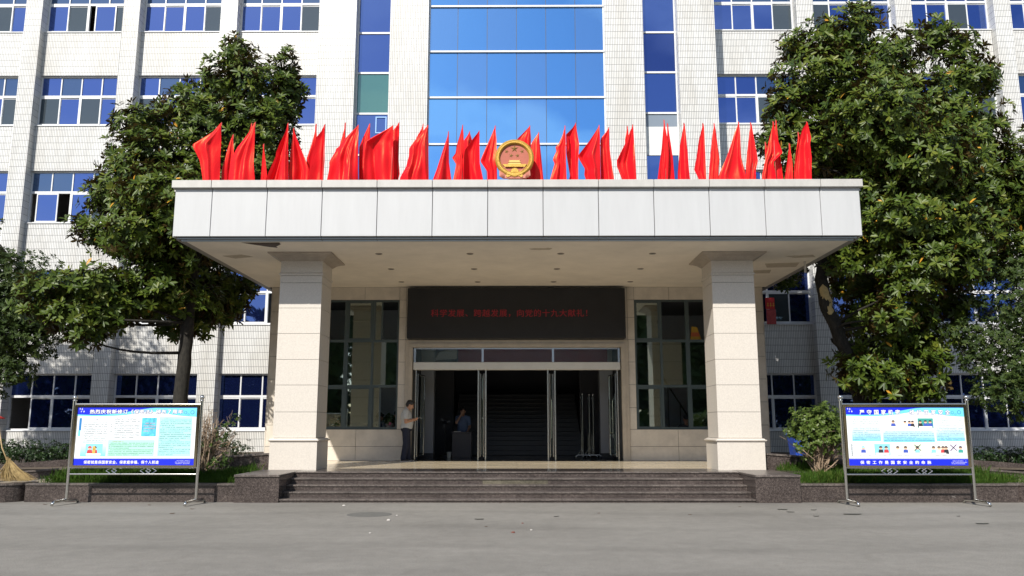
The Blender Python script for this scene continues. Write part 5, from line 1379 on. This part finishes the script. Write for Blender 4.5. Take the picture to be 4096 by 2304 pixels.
# ---------------------------------------------------------------- people
SKIN = mat('skin', (.46, .25, .16), .5, var=.08, vscale=12); HAIR = mat('black_hair', (.012, .010, .009), .45)
def remesh(mb, name, m, parent, org, vox, smooth_it=6, yaw=0., pos=None, keep=None):
    """weld overlapping tapered volumes into one continuous skin"""
    me = bpy.data.meshes.new(name+'_tmp'); me.from_pydata(mb.v, [], mb.f); me.update()
    o = bpy.data.objects.new(name+'_tmp', me); COL.objects.link(o)
    md = o.modifiers.new('r', 'REMESH'); md.mode = 'VOXEL'; md.voxel_size = vox
    sm = o.modifiers.new('s', 'SMOOTH'); sm.iterations = smooth_it; sm.factor = .5
    dg = bpy.context.evaluated_depsgraph_get(); dg.update()
    res = bpy.data.meshes.new_from_object(o.evaluated_get(dg)); bpy.data.objects.remove(o); bpy.data.meshes.remove(me)
    res.name = name
    M = Matrix.Rotation(yaw, 4, 'Z'); res.transform(M)
    res.materials.clear(); res.materials.append(m); res.polygons.foreach_set('use_smooth', [True]*len(res.polygons))
    ob = bpy.data.objects.new(name, res); COL.objects.link(ob); ob.parent = parent
    return ob
def chain(mb, pts, rads, n=12, sub=4):
    P_ = [Vector(p) for p in pts]; pp, rr = [], []
    for i in range(len(P_)-1):
        for k in range(sub):
            t = k/sub; pp.append(P_[i].lerp(P_[i+1], t)); rr.append(rads[i]+(rads[i+1]-rads[i])*t)
    pp.append(P_[-1]); rr.append(rads[-1]); mb.tube(pp, rr, n)
    for p, r in zip(P_, rads): mb.ell(p, (r, r, r), 10, 8)
def person(lab, pos, yaw, J, cloth, vox=.011, group=None, hair=HAIR, cap=None, nohair=False, scale=1.0):
    """J: joints in metres, x forward, y to the person's left, z up from the feet"""
    t = thing('person', lab, 'person', pos, group); o = pos
    jj = dict(pel=(0, 0, .93), chest=(.0, 0, 1.22), neck=(.01, 0, 1.43), head=(.045, 0, 1.575), tilt=0.,
              shL=(0, .185, 1.37), shR=(0, -.185, 1.37), elL=(-.02, .23, 1.08), elR=(-.02, -.23, 1.08), wrL=(.1, .2, .86), wrR=(.1, -.2, .86),
              hiL=(0, .09, .90), hiR=(0, -.09, .90), knL=(.02, .10, .49), knR=(.02, -.10, .49), anL=(-.02, .11, .09), anR=(-.02, -.11, .09), fw=.15, toeL=None, toeR=None, belly=.12)
    jj.update(J); ft = jj.get('fat', 1.0); V = {k: Vector(v) for k, v in jj.items() if isinstance(v, tuple)}
    tl = jj['tilt']; RH = Matrix.Rotation(tl, 3, 'Y'); hc = V['head']
    hp = lambda x, y, z: hc+RH @ Vector((x, y, z))
    b = MB()
    chain(b, [V['neck']-Vector((0, 0, .05)), V['neck'].lerp(hc, .45), hc-RH @ Vector((.02, 0, .03))], [.062, .055, .055])
    b.ell(hc+RH @ Vector((-.01, 0, .035)), (.098, .077, .098), 16, 12, rot=RH); b.ell(hp(.025, 0, -.035), (.072, .06, .088), 14, 10, rot=RH)
    b.ell(hp(.055, 0, -.085), (.034, .036, .028), 10, 8, rot=RH)
    chain(b, [hp(.088, 0, .025), hp(.112, 0, -.022)], [.010, .016], 8, 2); b.ell(hp(.090, 0, -.058), (.014, .024, .012), 8, 6, rot=RH)
    for s in (-1, 1): b.ell(hp(-.005, .08*s, -.005), (.022, .014, .034), 8, 8, rot=RH); b.ell(hp(.084, .03*s, .028), (.014, .022, .010), 8, 6, rot=RH)
    b.ell(V['pel'], (.115, .155, .12)); b.ell(V['pel'].lerp(V['chest'], .5), (.115, .145, .15)); b.ell(V['chest'], (.12, .165, .17))
    chain(b, [V['shL'], (V['shL']+V['shR'])/2+Vector((0, 0, .03)), V['shR']], [.06, .07, .06])
    for s in 'LR':
        sg = 1 if s == 'L' else -1
        chain(b, [V['sh'+s], V['el'+s], V['wr'+s]], [.055*ft, .045*ft, .030*ft])
        # hand: palm and five bent fingers
        w_, e_ = V['wr'+s], V['el'+s]; f = (w_-e_).normalized()
        f = Vector(jj.get('hd'+s, f)).normalized(); nrm = Vector(jj.get('pn'+s, (0, 0, -1))).normalized()
        sd = f.cross(nrm).normalized(); nrm = sd.cross(f).normalized()
        pc = w_+f*.05; chain(b, [w_+f*.01, pc-sd*.016, w_+f*.082-sd*.022], [.026, .023, .018], 8, 3); chain(b, [w_+f*.01, pc+sd*.016, w_+f*.082+sd*.022], [.024, .022, .018], 8, 3)
        cu = jj.get('curl'+s, .5)
        for i, (off, L_) in enumerate(((-.030, .062), (-.011, .074), (.010, .070), (.029, .055))):
            k0 = w_+f*.088+sd*off; a1 = (f*math.cos(cu*.7)+nrm*math.sin(cu*.7)); a2 = (f*math.cos(cu*1.9)+nrm*math.sin(cu*1.9))
            k1 = k0+a1*L_*.5; k2 = k1+a2*L_*.5; chain(b, [k0-f*.015, k0, k1, k2], [.011, .0105, .0095, .008], 8, 2)
        ths = -1 if jj.get('thumb'+s, 1) > 0 else 1
        q0 = w_+f*.03+sd*.024*ths; q1 = q0+(f*.6+sd*.7*ths+nrm*.35).normalized()*.038; q2 = q1+(f*.9+nrm*.45).normalized()*.032
        chain(b, [q0, q1, q2], [.013, .0115, .009], 8, 2)
        chain(b, [V['hi'+s], V['kn'+s], V['an'+s]], [.085, .055, .038])
    body = remesh(b, 'body', SKIN if 'skin' not in cloth else cloth['skin'], t, o, vox, 3, yaw)
    def add(mb, nm, m, v=None, it=5): return remesh(mb, nm, m, t, o, v or vox*1.15, it, yaw)
    # shirt
    c = MB(); hem = jj.get('hem', .86)
    c.ell(V['chest']+Vector((0, 0, .01)), (.138*ft, .188*ft, .185)); c.ell(V['pel'].lerp(V['chest'], .45)+Vector((jj['belly']*.2, 0, 0)), (.142*ft, .178*ft, .20))
    c.ell(V['pel']+Vector((.005, 0, .02)), (.148*ft, .182*ft, .14))
    chain(c, [V['shL'], (V['shL']+V['shR'])/2+Vector((0, 0, .025)), V['shR']], [.072, .078, .072]); chain(c, [V['neck']-Vector((.01, 0, .06)), V['neck']+Vector((-.005, 0, .0))], [.085, .066])
    sl = jj.get('sleeve', .62)
    for s in 'LR':
        e = V['sh'+s].lerp(V['el'+s], sl if sl <= 1 else 1); chain(c, [V['sh'+s], e], [.073*ft, .068*ft])
        if sl > 1: chain(c, [V['el'+s], V['el'+s].lerp(V['wr'+s], sl-1)], [.058, .045])
    add(c, 'shirt', cloth['shirt'])
    if 'trousers' in cloth:
        d = MB(); d.ell(V['pel']-Vector((0, 0, .045)), (.135*ft, .17*ft, .11))
        for s in 'LR':
            chain(d, [V['hi'+s], V['kn'+s], V['an'+s]+Vector((0, 0, .0))], [.10*ft, .078*ft, .068*ft])
        add(d, 'trousers', cloth['trousers'])
    if 'shoes' in cloth:
        for s in 'LR':
            a = V['an'+s]; d = MB(); z = a.z-.09+.001
            d.ell((a.x-.02, a.y, z+.045), (.05, .04, .045)); d.ell((a.x+.08, a.y, z+.038), (.11, .045, .036)); so_ = add(d, 'shoe', cloth['shoes'], .008, 3)
            d = MB(); d.ell((a.x+.045, a.y, z+.011), (.145, .05, .011)); remesh(d, 'sole', cloth.get('sole', MATS['print_white']), so_, o, .006, 1, yaw)
    if cap: cap(hp, RH, add, MB)
    elif not nohair:
        h = MB(); h.ell(hp(-.022, 0, .055), (.104, .088, .092), 16, 12, rot=RH); h.ell(hp(-.052, 0, .0), (.075, .083, .085), 14, 10, rot=RH); h.ell(hp(.035, 0, .098), (.058, .070, .040), 12, 8, rot=RH)
        add(h, 'hair', hair, .010, 2)
    for s in (-1, 1):
        eb = MB(); eb.ell(hp(.0925, .030*s, .019), (.008, .012, .0055), 8, 6, rot=RH); eb.ell(hp(.096, .031*s, .041), (.006, .018, .004), 8, 6, rot=RH)
        M = Matrix.Rotation(yaw, 4, 'Z'); eb.v = [tuple(M @ Vector(v)) for v in eb.v]; build(eb, 'eye', HAIR, t, True, org=(0, 0, 0))
    return t
GREY = mat('grey_polo', (.46, .465, .46), .85, var=.08, vscale=8); NAVY = mat('navy_jeans', (.012, .016, .035), .85, var=.3, vscale=14); BLKS = mat('black_shoe', (.012, .012, .013), .5)
mp_ = at(1622, 1845, 22.42)
man = person('man in grey polo and dark jeans looking down at his phone beside the doors', (mp_.x, 22.45, ZP), R(4), dict(
    head=(.085, 0, 1.515), neck=(.0, 0, 1.41), tilt=R(30), chest=(-.01, 0, 1.2), pel=(.0, 0, .92), belly=.16,
    shL=(-.01, .185, 1.345), shR=(-.01, -.185, 1.345), elL=(.0, .245, 1.07), elR=(.0, -.245, 1.07), wrL=(.205, .09, 1.115), wrR=(.205, -.085, 1.125),
    hdL=(.9, -.45, .18), hdR=(.9, .42, .18), pnL=(-.2, -.3, 1), pnR=(-.2, .3, 1), curlL=.85, curlR=.85, thumbL=1, thumbR=-1,
    knL=(.03, .095, .49), knR=(.01, -.09, .49), anL=(.06, .10, .09), anR=(-.06, -.10, .09), sleeve=.58, fat=1.17),
    dict(shirt=GREY, trousers=NAVY, shoes=BLKS), vox=.0085)
# collar, phone
ph_ = thing('mobile_phone', 'pale mobile phone held in both hands by the man in grey', 'phone', (mp_.x+.315, 22.45, ZP+1.165))
b = MB(); b.box(-.075, .075, -.037, .037, -.004, .004, bev=.003); rotm = Matrix.Rotation(R(-16), 4, 'Y'); b.v = [tuple(rotm @ Vector(v)) for v in b.v]
build(b, 'case', mat('phone_white', (.7, .7, .7), .3), ph_, org=(0, 0, 0))
b = MB(); b.box(-.068, .068, -.032, .032, .0045, .005); b.v = [tuple(rotm @ Vector(v)) for v in b.v]; build(b, 'screen', mat('phone_screen', (.05, .06, .07), .1), ph_, org=(0, 0, 0))
WHT = mat('white_shirt', (.62, .62, .63), .85); LBL = mat('pale_blue_shirt', (.10, .14, .23), .8); DRK = mat('dark_trousers', (.02, .02, .025), .8)
q = at(1519, 1640, 23.75)
person('bald seated person with dark grey hair fringe low behind the left porch window', (q.x-.07, 23.85, ZP-.30), R(20), dict(tilt=R(25), head=(.07, 0, 1.50), neck=(0, 0, 1.39)), dict(shirt=LBL), vox=.016)
q = at(1560, 1640, 23.75)
person('person in white shirt bending over the desk behind the left porch window', (-3.80, 23.9, ZP-.16), R(-8), dict(chest=(.10, 0, 1.18), neck=(.22, 0, 1.37), head=(.33, 0, 1.46), tilt=R(40), shL=(.17, .18, 1.31), shR=(.17, -.18, 1.31), elL=(.28, .23, 1.05), elR=(.28, -.23, 1.05), wrL=(.48, .15, .98), wrR=(.48, -.15, .98)), dict(shirt=WHT, trousers=DRK), vox=.016)
def peaked(hp, RH, add, MB_):
    h = MB_(); h.ell(hp(-.01, 0, .085), (.108, .098, .062), 16, 10, rot=RH); h.ell(hp(.085, 0, .05), (.075, .075, .012), 14, 8, rot=RH); add(h, 'cap', mat('dark_cap', (.015, .015, .02), .7), .010, 2)
person('seated person in dark peaked cap low behind the right porch window', (4.94, 23.9, ZP-.45), R(-95), dict(tilt=R(12)), dict(shirt=DRK), vox=.016, cap=peaked)
person('guard in pale blue shirt behind the desk inside the dark lobby', (-1.74, 26.3, ZP-.17), R(-80), dict(tilt=R(5), wrR=(.16, -.06, 1.48), elR=(.16, -.22, 1.22), hdR=(-.2, .2, 1), wrL=(.22, .15, .98)), dict(shirt=LBL, trousers=DRK), vox=.016)

# sweeper at the left picture edge with a straw broom
GLOV = mat('grey_glove', (.34, .32, .31), .9)
def sunhat(hp, RH, add, MB_):
    h = MB_(); h.ell(hp(0, 0, .075), (.13, .125, .07), 18, 10, rot=RH); add(h, 'hat_crown', mat('navy_cloth', (.02, .025, .07), .8), .010, 2)
    h = MB_(); h.lathe(hp(0, 0, .015), [(.27, 0), (.275, .012), (.14, .075), (.12, .075)], 24); add(h, 'hat_brim', mat('red_hat_brim', (.55, .03, .015), .7), .010, 1)
swx, swy = at(-40, 1690, 17.15).x, 17.15
person('street sweeper in red brimmed hat cut off at the left edge gripping a broom', (swx-.06, swy, .06), R(8), dict(tilt=R(15), elR=(.02, -.24, 1.12), wrR=(.18, -.10, .99), elL=(.04, .22, 1.2), wrL=(.10, .02, 1.22), hdR=(.7, .2, -.5), curlR=1.3, sleeve=1.8), dict(shirt=mat('navy_work_shirt', (.03, .04, .10), .8), trousers=DRK, shoes=BLKS, skin=mat('glove_and_skin', (.40, .30, .25), .8)), vox=.014, cap=sunhat)
p_top = at(-14, 1640, 17.05); p_hand = at(8, 1790, 17.05); p_bind = at(32, 1852, 17.0); bz_ = .37
bro = thing('straw_broom', 'yellow straw broom resting on the rounded planter at the left edge', 'broom', (p_bind.x, 17.0, bz_))
build(MB().tube([p_top, p_hand, p_bind+Vector((-.01, 0, .03))], [.013, .014, .016], 8), 'handle', mat('bamboo', (.42, .30, .15), .6, var=.2, vscale=20), bro, smooth=True)
STR = mat('straw', (.40, .29, .12), .8, var=.35, vscale=25); STR2 = mat('straw_dark', (.24, .16, .07), .85)
rb_ = np.random.default_rng(9); sb = MB()
for i in range(520):
    t_ = rb_.random(); a0 = p_bind+Vector((rb_.normal(0, .014), rb_.normal(0, .014), rb_.uniform(-.02, .1)))
    e_ = Vector((p_bind.x-.10+.66*t_+rb_.normal(0, .03), 17.0+rb_.normal(0, .09), bz_+.01+abs(rb_.normal(0, .012))+max(0, .10*(t_-.82))))
    mid = a0.lerp(e_, .5)+Vector((rb_.normal(0, .018)-.02, rb_.normal(0, .02), -.015))
    sb.tube([a0, mid, e_], [.004, .0032, .0015], 4, 0 if rb_.random() < .75 else 1)
sb_o = build(sb, 'bristles', [STR, STR2], bro); sb_o['kind'] = 'stuff'
bd = MB()
for k in range(5): 
    z = .02+k*.028; bd.lathe((p_bind.x-.004*k, 17.0, p_bind.z-.03+z), [(.034-.003*k, 0), (.038-.003*k, .01), (.034-.003*k, .02)], 12)
build(bd, 'binding', STR2, bro, smooth=True)

# ---------------------------------------------------------------- small things
a, b_ = at(3160, 1736, 20.3), at(3232, 1806, 20.3)
bn_ = thing('rubbish_bin', 'blue plastic bin behind the rounded shrub right of the porch', 'bin', ((a.x+b_.x)/2, 20.3, .62))
BLU = mat('blue_plastic', (.02, .07, .42), .45); xc_ = (a.x+b_.x)/2+.05
b = MB(); b.add([(xc_-.2, 20.1, .62), (xc_+.2, 20.1, .62), (xc_+.2, 20.5, .62), (xc_-.2, 20.5, .62), (xc_-.26, 20.03, 1.26), (xc_+.26, 20.03, 1.26), (xc_+.26, 20.55, 1.26), (xc_-.26, 20.55, 1.26)], [(3, 2, 1, 0), (0, 1, 5, 4), (1, 2, 6, 5), (2, 3, 7, 6), (3, 0, 4, 7), (4, 5, 6, 7)])
build(b, 'bucket', BLU, bn_); build(MB().box(xc_-.28, xc_+.28, 20.0, 20.58, 1.262, 1.31, bev=.01), 'lid', BLU, bn_)
a, b_ = at(3060, 1191, 29.15), at(3102, 1297, 29.15)
rs1 = thing('red_couplet', 'red paper sign with yellow marks in the window right of the porch', 'sign', (a.x, 29.15, b_.z))
build(MB().box(a.x, b_.x, 29.13, 29.15, a.z-.42, a.z), 'upper_sheet', mat('red_paper', (.48, .02, .02), .7), rs1)
build(MB().box(a.x+.02, b_.x+.03, 29.135, 29.148, b_.z, a.z-.43), 'lower_sheet', mat('red_paper_faded', (.42, .06, .06), .7, var=.3, vscale=8), rs1)
m_ = MB()
for i in range(3):
    x = a.x+.05+i*.10; m_.box(x, x+.07, 29.126, 29.128, a.z-.30, a.z-.28); m_.box(x+.01, x+.06, 29.126, 29.128, a.z-.24, a.z-.22); m_.box(x+.028, x+.042, 29.1262, 29.1278, a.z-.34, a.z-.18)
build(m_, 'yellow_print', mat('yellow_print', (.6, .35, .03), .6), rs1)
ys = thing('yellow_caution_sign', 'yellow folded caution sign standing behind the upper right porch window', 'sign', (5.2, 23.35, 3.92))
m_ = MB().prism([(5.03, 3.93), (5.36, 3.93), (5.24, 4.32), (5.08, 4.34)], 23.35, 23.37); build(m_, 'board', mat('yellow_plastic', (.62, .36, .02), .5), ys)
m_ = MB().prism([(5.05, 4.05), (5.315, 4.05), (5.28, 4.17), (5.06, 4.17)], 23.344, 23.349); build(m_, 'stripe', mat('orange_stripe', (.62, .13, .03), .5), ys)
build(MB().box(3.4, 5.62, 23.26, 23.7, 3.84, 3.92), 'shelf', INTD, ys)
def potted(lab, x, y, z, r, h, seed, flower=False):
    t = thing('potted_plant', lab, 'plant', (x, y, z), 'plants on the window counter')
    build(MB().lathe((x, y, z), [(r*.5, 0), (r*.7, h*.3), (r*.72, h*.32)], 14), 'pot', mat('clay_pot', (.35, .30, .27), .7), t, smooth='auto')
    rng_ = np.random.default_rng(seed)
    o = leaf_mesh('foliage', *rosettes([(Vector((x, y, z+h*.62)), Vector((r, r, h*.4)))], 260, 5, (.05, .08), (.03, .045), rng_, .4, free=True), SHRB if not flower else HEDG, t, (x, y, z)); o['kind'] = 'stuff'
    if flower: build(MB().ell((x+.02, y-.12, z+.1), (.06, .05, .05), 12, 8), 'flower', mat('pink_flower', (.5, .14, .22), .7), t, smooth=True)
potted('pale green potted plant in the lit corner of the left porch window', -5.12, 23.16, 1.46, .14, .30, 81)
potted('dark leafy potted plant with a pink bloom on the window counter', -3.62, 23.22, 1.46, .17, .34, 82, True)
t = thing('counter', 'grey counter behind the left porch window', 'counter', (-4.5, 23.5, ZP)); build(MB().box(-5.62, -3.4, 23.27, 23.62, 1.40, 1.455), 'top', INTW, t); build(MB().box(-5.6, -3.42, 23.3, 23.58, ZP, 1.398), 'front', INTD, t)
t = thing('paper_box', 'small white box on the counter beside the dark potted plant', 'box', (-3.95, 23.16, 1.456)); build(MB().box(-4.03, -3.87, 23.11, 23.22, 1.456, 1.62, bev=.004), 'carton', mat('white_card', (.75, .75, .74), .6), t); build(MB().box(-3.985, -3.94, 23.108, 23.1095, 1.50, 1.56), 'print_mark', MATS['print_dark'], t)
t = thing('plastic_bag', 'crumpled white plastic bag on the counter behind the middle porch pane', 'bag', (-4.4, 23.35, 1.456)); m_ = MB(); 
for i in range(7): m_.ell((-4.72+i*.1, 23.38+.02*(i % 2), 1.51), (.09, .07, .055+.015*(i % 3)), 10, 7)
remesh(m_, 'bag_body', mat('bag_film', (.5, .5, .5), .4), t, None, .012, 3).location = -ORG[t.name]
# lobby furniture
t = thing('reception_desk', 'dark desk in front of the guard inside the lobby', 'desk', (-1.7, 25.6, ZP)); DK = mat('dark_wood', (.05, .045, .05), .5)
build(MB().box(-2.03, -1.38, 25.4, 25.95, 1.27, 1.31, bev=.006), 'top', DK, t); build(MB().box(-2.0, -1.41, 25.45, 25.9, ZP, 1.268), 'body', DK, t); build(MB().box(-1.95, -1.75, 25.42, 25.6, 1.312, 1.33), 'paper', mat('paper', (.5, .5, .5), .7), t)
t = thing('pedestal_fan', 'standing fan beside the desk inside the dark lobby', 'fan', (-2.25, 25.7, ZP)); FB = mat('fan_black', (.012, .012, .013), .4)
build(MB().lathe((-2.25, 25.7, ZP), [(.2, 0), (.2, .03), (.03, .06)], 20), 'base', FB, t, smooth='auto'); build(MB().tube([(-2.25, 25.7, ZP+.05), (-2.25, 25.7, 1.52)], .018, 8), 'pole', FB, t)
cg = MB()
for r_ in (.20, .14, .08): cg.tube([(-2.25+r_*math.cos(R(15*i)), 25.6, 1.6+r_*math.sin(R(15*i))) for i in range(25)], .004, 5)
for i in range(12): cg.tube([(-2.25, 25.585, 1.6), (-2.25+.2*math.cos(R(30*i)), 25.6, 1.6+.2*math.sin(R(30*i)))], .003, 4)
build(cg, 'cage', FB, t); 
for i in range(3):
    a_ = R(120*i+20); build(MB().prism([(-2.25, 1.6), (-2.25+.16*math.cos(a_-.35), 1.6+.16*math.sin(a_-.35)), (-2.25+.17*math.cos(a_+.1), 1.6+.17*math.sin(a_+.1))], 25.63, 25.636), 'blade', mat('fan_blade', (.06, .07, .08), .3), t)
build(MB().ell((-2.25, 25.68, 1.6), (.06, .09, .06), 12, 8), 'motor', FB, t, smooth=True)
t = thing('waste_basket', 'small white waste basket on the lobby floor by the desk', 'basket', (-2.06, 25.0, ZP)); build(MB().lathe((-2.06, 25.0, ZP), [(.055, 0), (.07, .16), (.073, .165)], 16), 'tub', mat('pale_plastic', (.5, .5, .46), .5), t, smooth='auto')
build(MB().lathe((-2.06, 25.0, ZP+.160), [(.075, 0), (.077, .006), (.074, .012)], 16), 'rim', MATS['pale_plastic'], t)
for k, (x, y, top) in enumerate(((1.97, 24.5, 2.42), (2.18, 24.55, 2.40), (2.30, 24.62, 2.41))):
    t = thing('sign_stand', ['leftmost', 'middle', 'rightmost'][k]+' of three folded chrome sign stands inside the lobby', 'stand', (x, y, ZP), 'chrome stands in the lobby')
    build(MB().tube([(x, y, ZP+.10), (x, y, top)], .014, 8), 'upright', CHROME, t, smooth='auto'); build(MB().tube([(x, y+.5, ZP+.10), (x, y+.5, top-.05)], .014, 8), 'upright', CHROME, t, smooth='auto')
    build(MB().ell((x, y, top+.02), (.024, .024, .024), 10, 8), 'finial', CHROME, t, smooth=True)
    build(MB().tube([(x-.22, y-.02, ZP+.005), (x-.21, y-.02, ZP+.07), (x-.16, y-.01, ZP+.10), (x+.16, y-.01, ZP+.10), (x+.21, y-.02, ZP+.07), (x+.22, y-.02, ZP+.005)], .013, 8), 'foot', CHROME, t, smooth=True)
    build(MB().tube([(x-.15, y, ZP+.11), (x, y, ZP+.32)], .009, 6), 'brace', CHROME, t); build(MB().box(x-.006, x+.006, y+.03, y+.47, ZP+.7, top-.1), 'panel', mat('black_panel', (.01, .01, .011), .4), t)
mh = thing('manhole_cover', 'round grey manhole cover flush in the asphalt left of centre', 'manhole cover', (-2.54, 14.35, 0)); MHM = mat('cover_concrete', (.125, .122, .11), .9, var=.2, vscale=8, bump=.3, bscale=60)
build(MB().lathe((-2.54, 14.35, -.01), [(.36, 0), (.36, .013), (.345, .015)], 36), 'cover', MHM, mh); build(MB().lathe((-2.54, 14.35, -.01), [(.385, 0), (.385, .0125), (.37, .0132)], 36), 'rim', mat('rim_dark', (.11, .108, .10), .9), mh)
# litter on the asphalt: each piece where it lies
LFM = mat('dry_leaf', (.10, .055, .03), .8); LFG = mat('dark_leaf', (.04, .04, .03), .8); STN = mat('white_stone', (.42, .40, .37), .8); RDB = mat('brick_chip', (.16, .06, .045), .9)
DEB = [(1376, 2024, 's', .032, 'white scrap on the asphalt beside the lowest step'), (1555, 2083, 's', .035, 'pale stone on the asphalt right of the manhole cover'), (2053, 2132, 'b', .03, 'small reddish brick chip lying on the open asphalt'), (2125, 2122, 's', .022, 'tiny pale pebble beside the brick chip'),
       (3130, 2039, 'd', .09, None), (3162, 2049, 'd', .075, None), (3255, 2041, 'd', .05, None), (3265, 2066, 'd', .05, None), (3410, 2058, 'd', .16, None), (3930, 2096, 'd', .11, None), (3833, 2066, 'd', .035, None), (2760, 2060, 'l', .03, None), (2960, 2028, 'l', .03, None),
       (690, 2055, 'l', .05, None), (770, 2037, 'l', .04, None), (598, 2021, 'l', .035, None), (180, 2019, 'l', .045, None), (1917, 2078, 'd', .08, None), (2226, 2067, 'd', .05, None), (2090, 2094, 'b', .018, None), (2395, 2054, 'l', .025, None), (1588, 2063, 's', .02, None), (2000, 2014, 'l', .02, None), (1945, 2108, 'l', .025, None), (1480, 2134, 's', .02, None)]
rd = random.Random(4)
DEB.sort(); cnt = {}
for u, v, kd, s, lab in DEB:
    if not lab: cnt[kd] = cnt.get(kd, -1)+1; ordn = ORD[cnt[kd]]
    X_, Y_, Z_ = 0, 0, 0
    x = (u-2048)/FOC; z = -(v-1152)/FOC; y2 = _cp-z*_sp; z2 = _sp+z*_cp; t_ = -CZ/z2; X_, Y_ = (x*_cy-y2*_sy)*t_, (x*_sy+y2*_cy)*t_
    if kd in 'sb':
        b = MB(); b.ell((X_, Y_, s*.3), (s, s*.8, s*.5), 7, 5); b.v = [(p[0]+rd.uniform(-.15, .15)*s, p[1]+rd.uniform(-.15, .15)*s, max(0.001, p[2])) for p in b.v]
        o = build(b, 'pebble', STN if kd == 's' else RDB, None, False, org=(0, 0, 0)); tag(o, lab or (('tiny pale stone chip' if kd == 's' else 'tiny red brick chip')+', %s of its kind from the left on the asphalt' % ordn), 'stone', 'stone chips on the asphalt')
    else:
        b = MB(); a_ = rd.uniform(-.4, .4); ca, sa = math.cos(a_), math.sin(a_); n = 10; pts = []
        for i in range(n):
            th = 2*math.pi*i/n; lx, ly = s*math.cos(th), s*.42*math.sin(th)*(1-.3*math.cos(th)); pts.append((X_+lx*ca-ly*sa, Y_+lx*sa+ly*ca, .006+.012*abs(math.cos(th))*rd.random()))
        b.poly(pts); b.poly([(p[0], p[1], p[2]-.003) for p in reversed(pts)])
        o = build(b, 'fallen_leaf', LFM if kd == 'l' else LFG, None, org=(0, 0, 0)); tag(o, ('small brown dry leaf on the asphalt, %s from the left' if kd == 'l' else 'dark flat leaf on the asphalt, %s from the left') % ordn, 'leaf', 'dry leaves on the asphalt' if kd == 'l' else 'dark leaves on the asphalt')

# pale building across the forecourt, seen only as a reflection in the porch glass
ob = thing('opposite_building', 'pale office block across the forecourt seen only as a reflection', 'building', (0, -36, 0))
OBW = mat('pale_render', (.70, .70, .68), .7, var=.1); build(MB().box(-11.5, 11.5, -44, -34, 0, 12.5), 'wall', OBW, ob)
for i in range(6):
    for j in range(3):
        x = -9.5+i*3.8; z = 1.4+j*3.7
        wq = build(MB().box(x-1.1, x+1.1, -33.99, -33.93, z, z+1.9), 'window', FRAMEW, ob); build(MB().box(x-1.0, x+1.0, -33.92, -33.91, z+.1, z+1.8), 'pane', BLUEG2, wq)
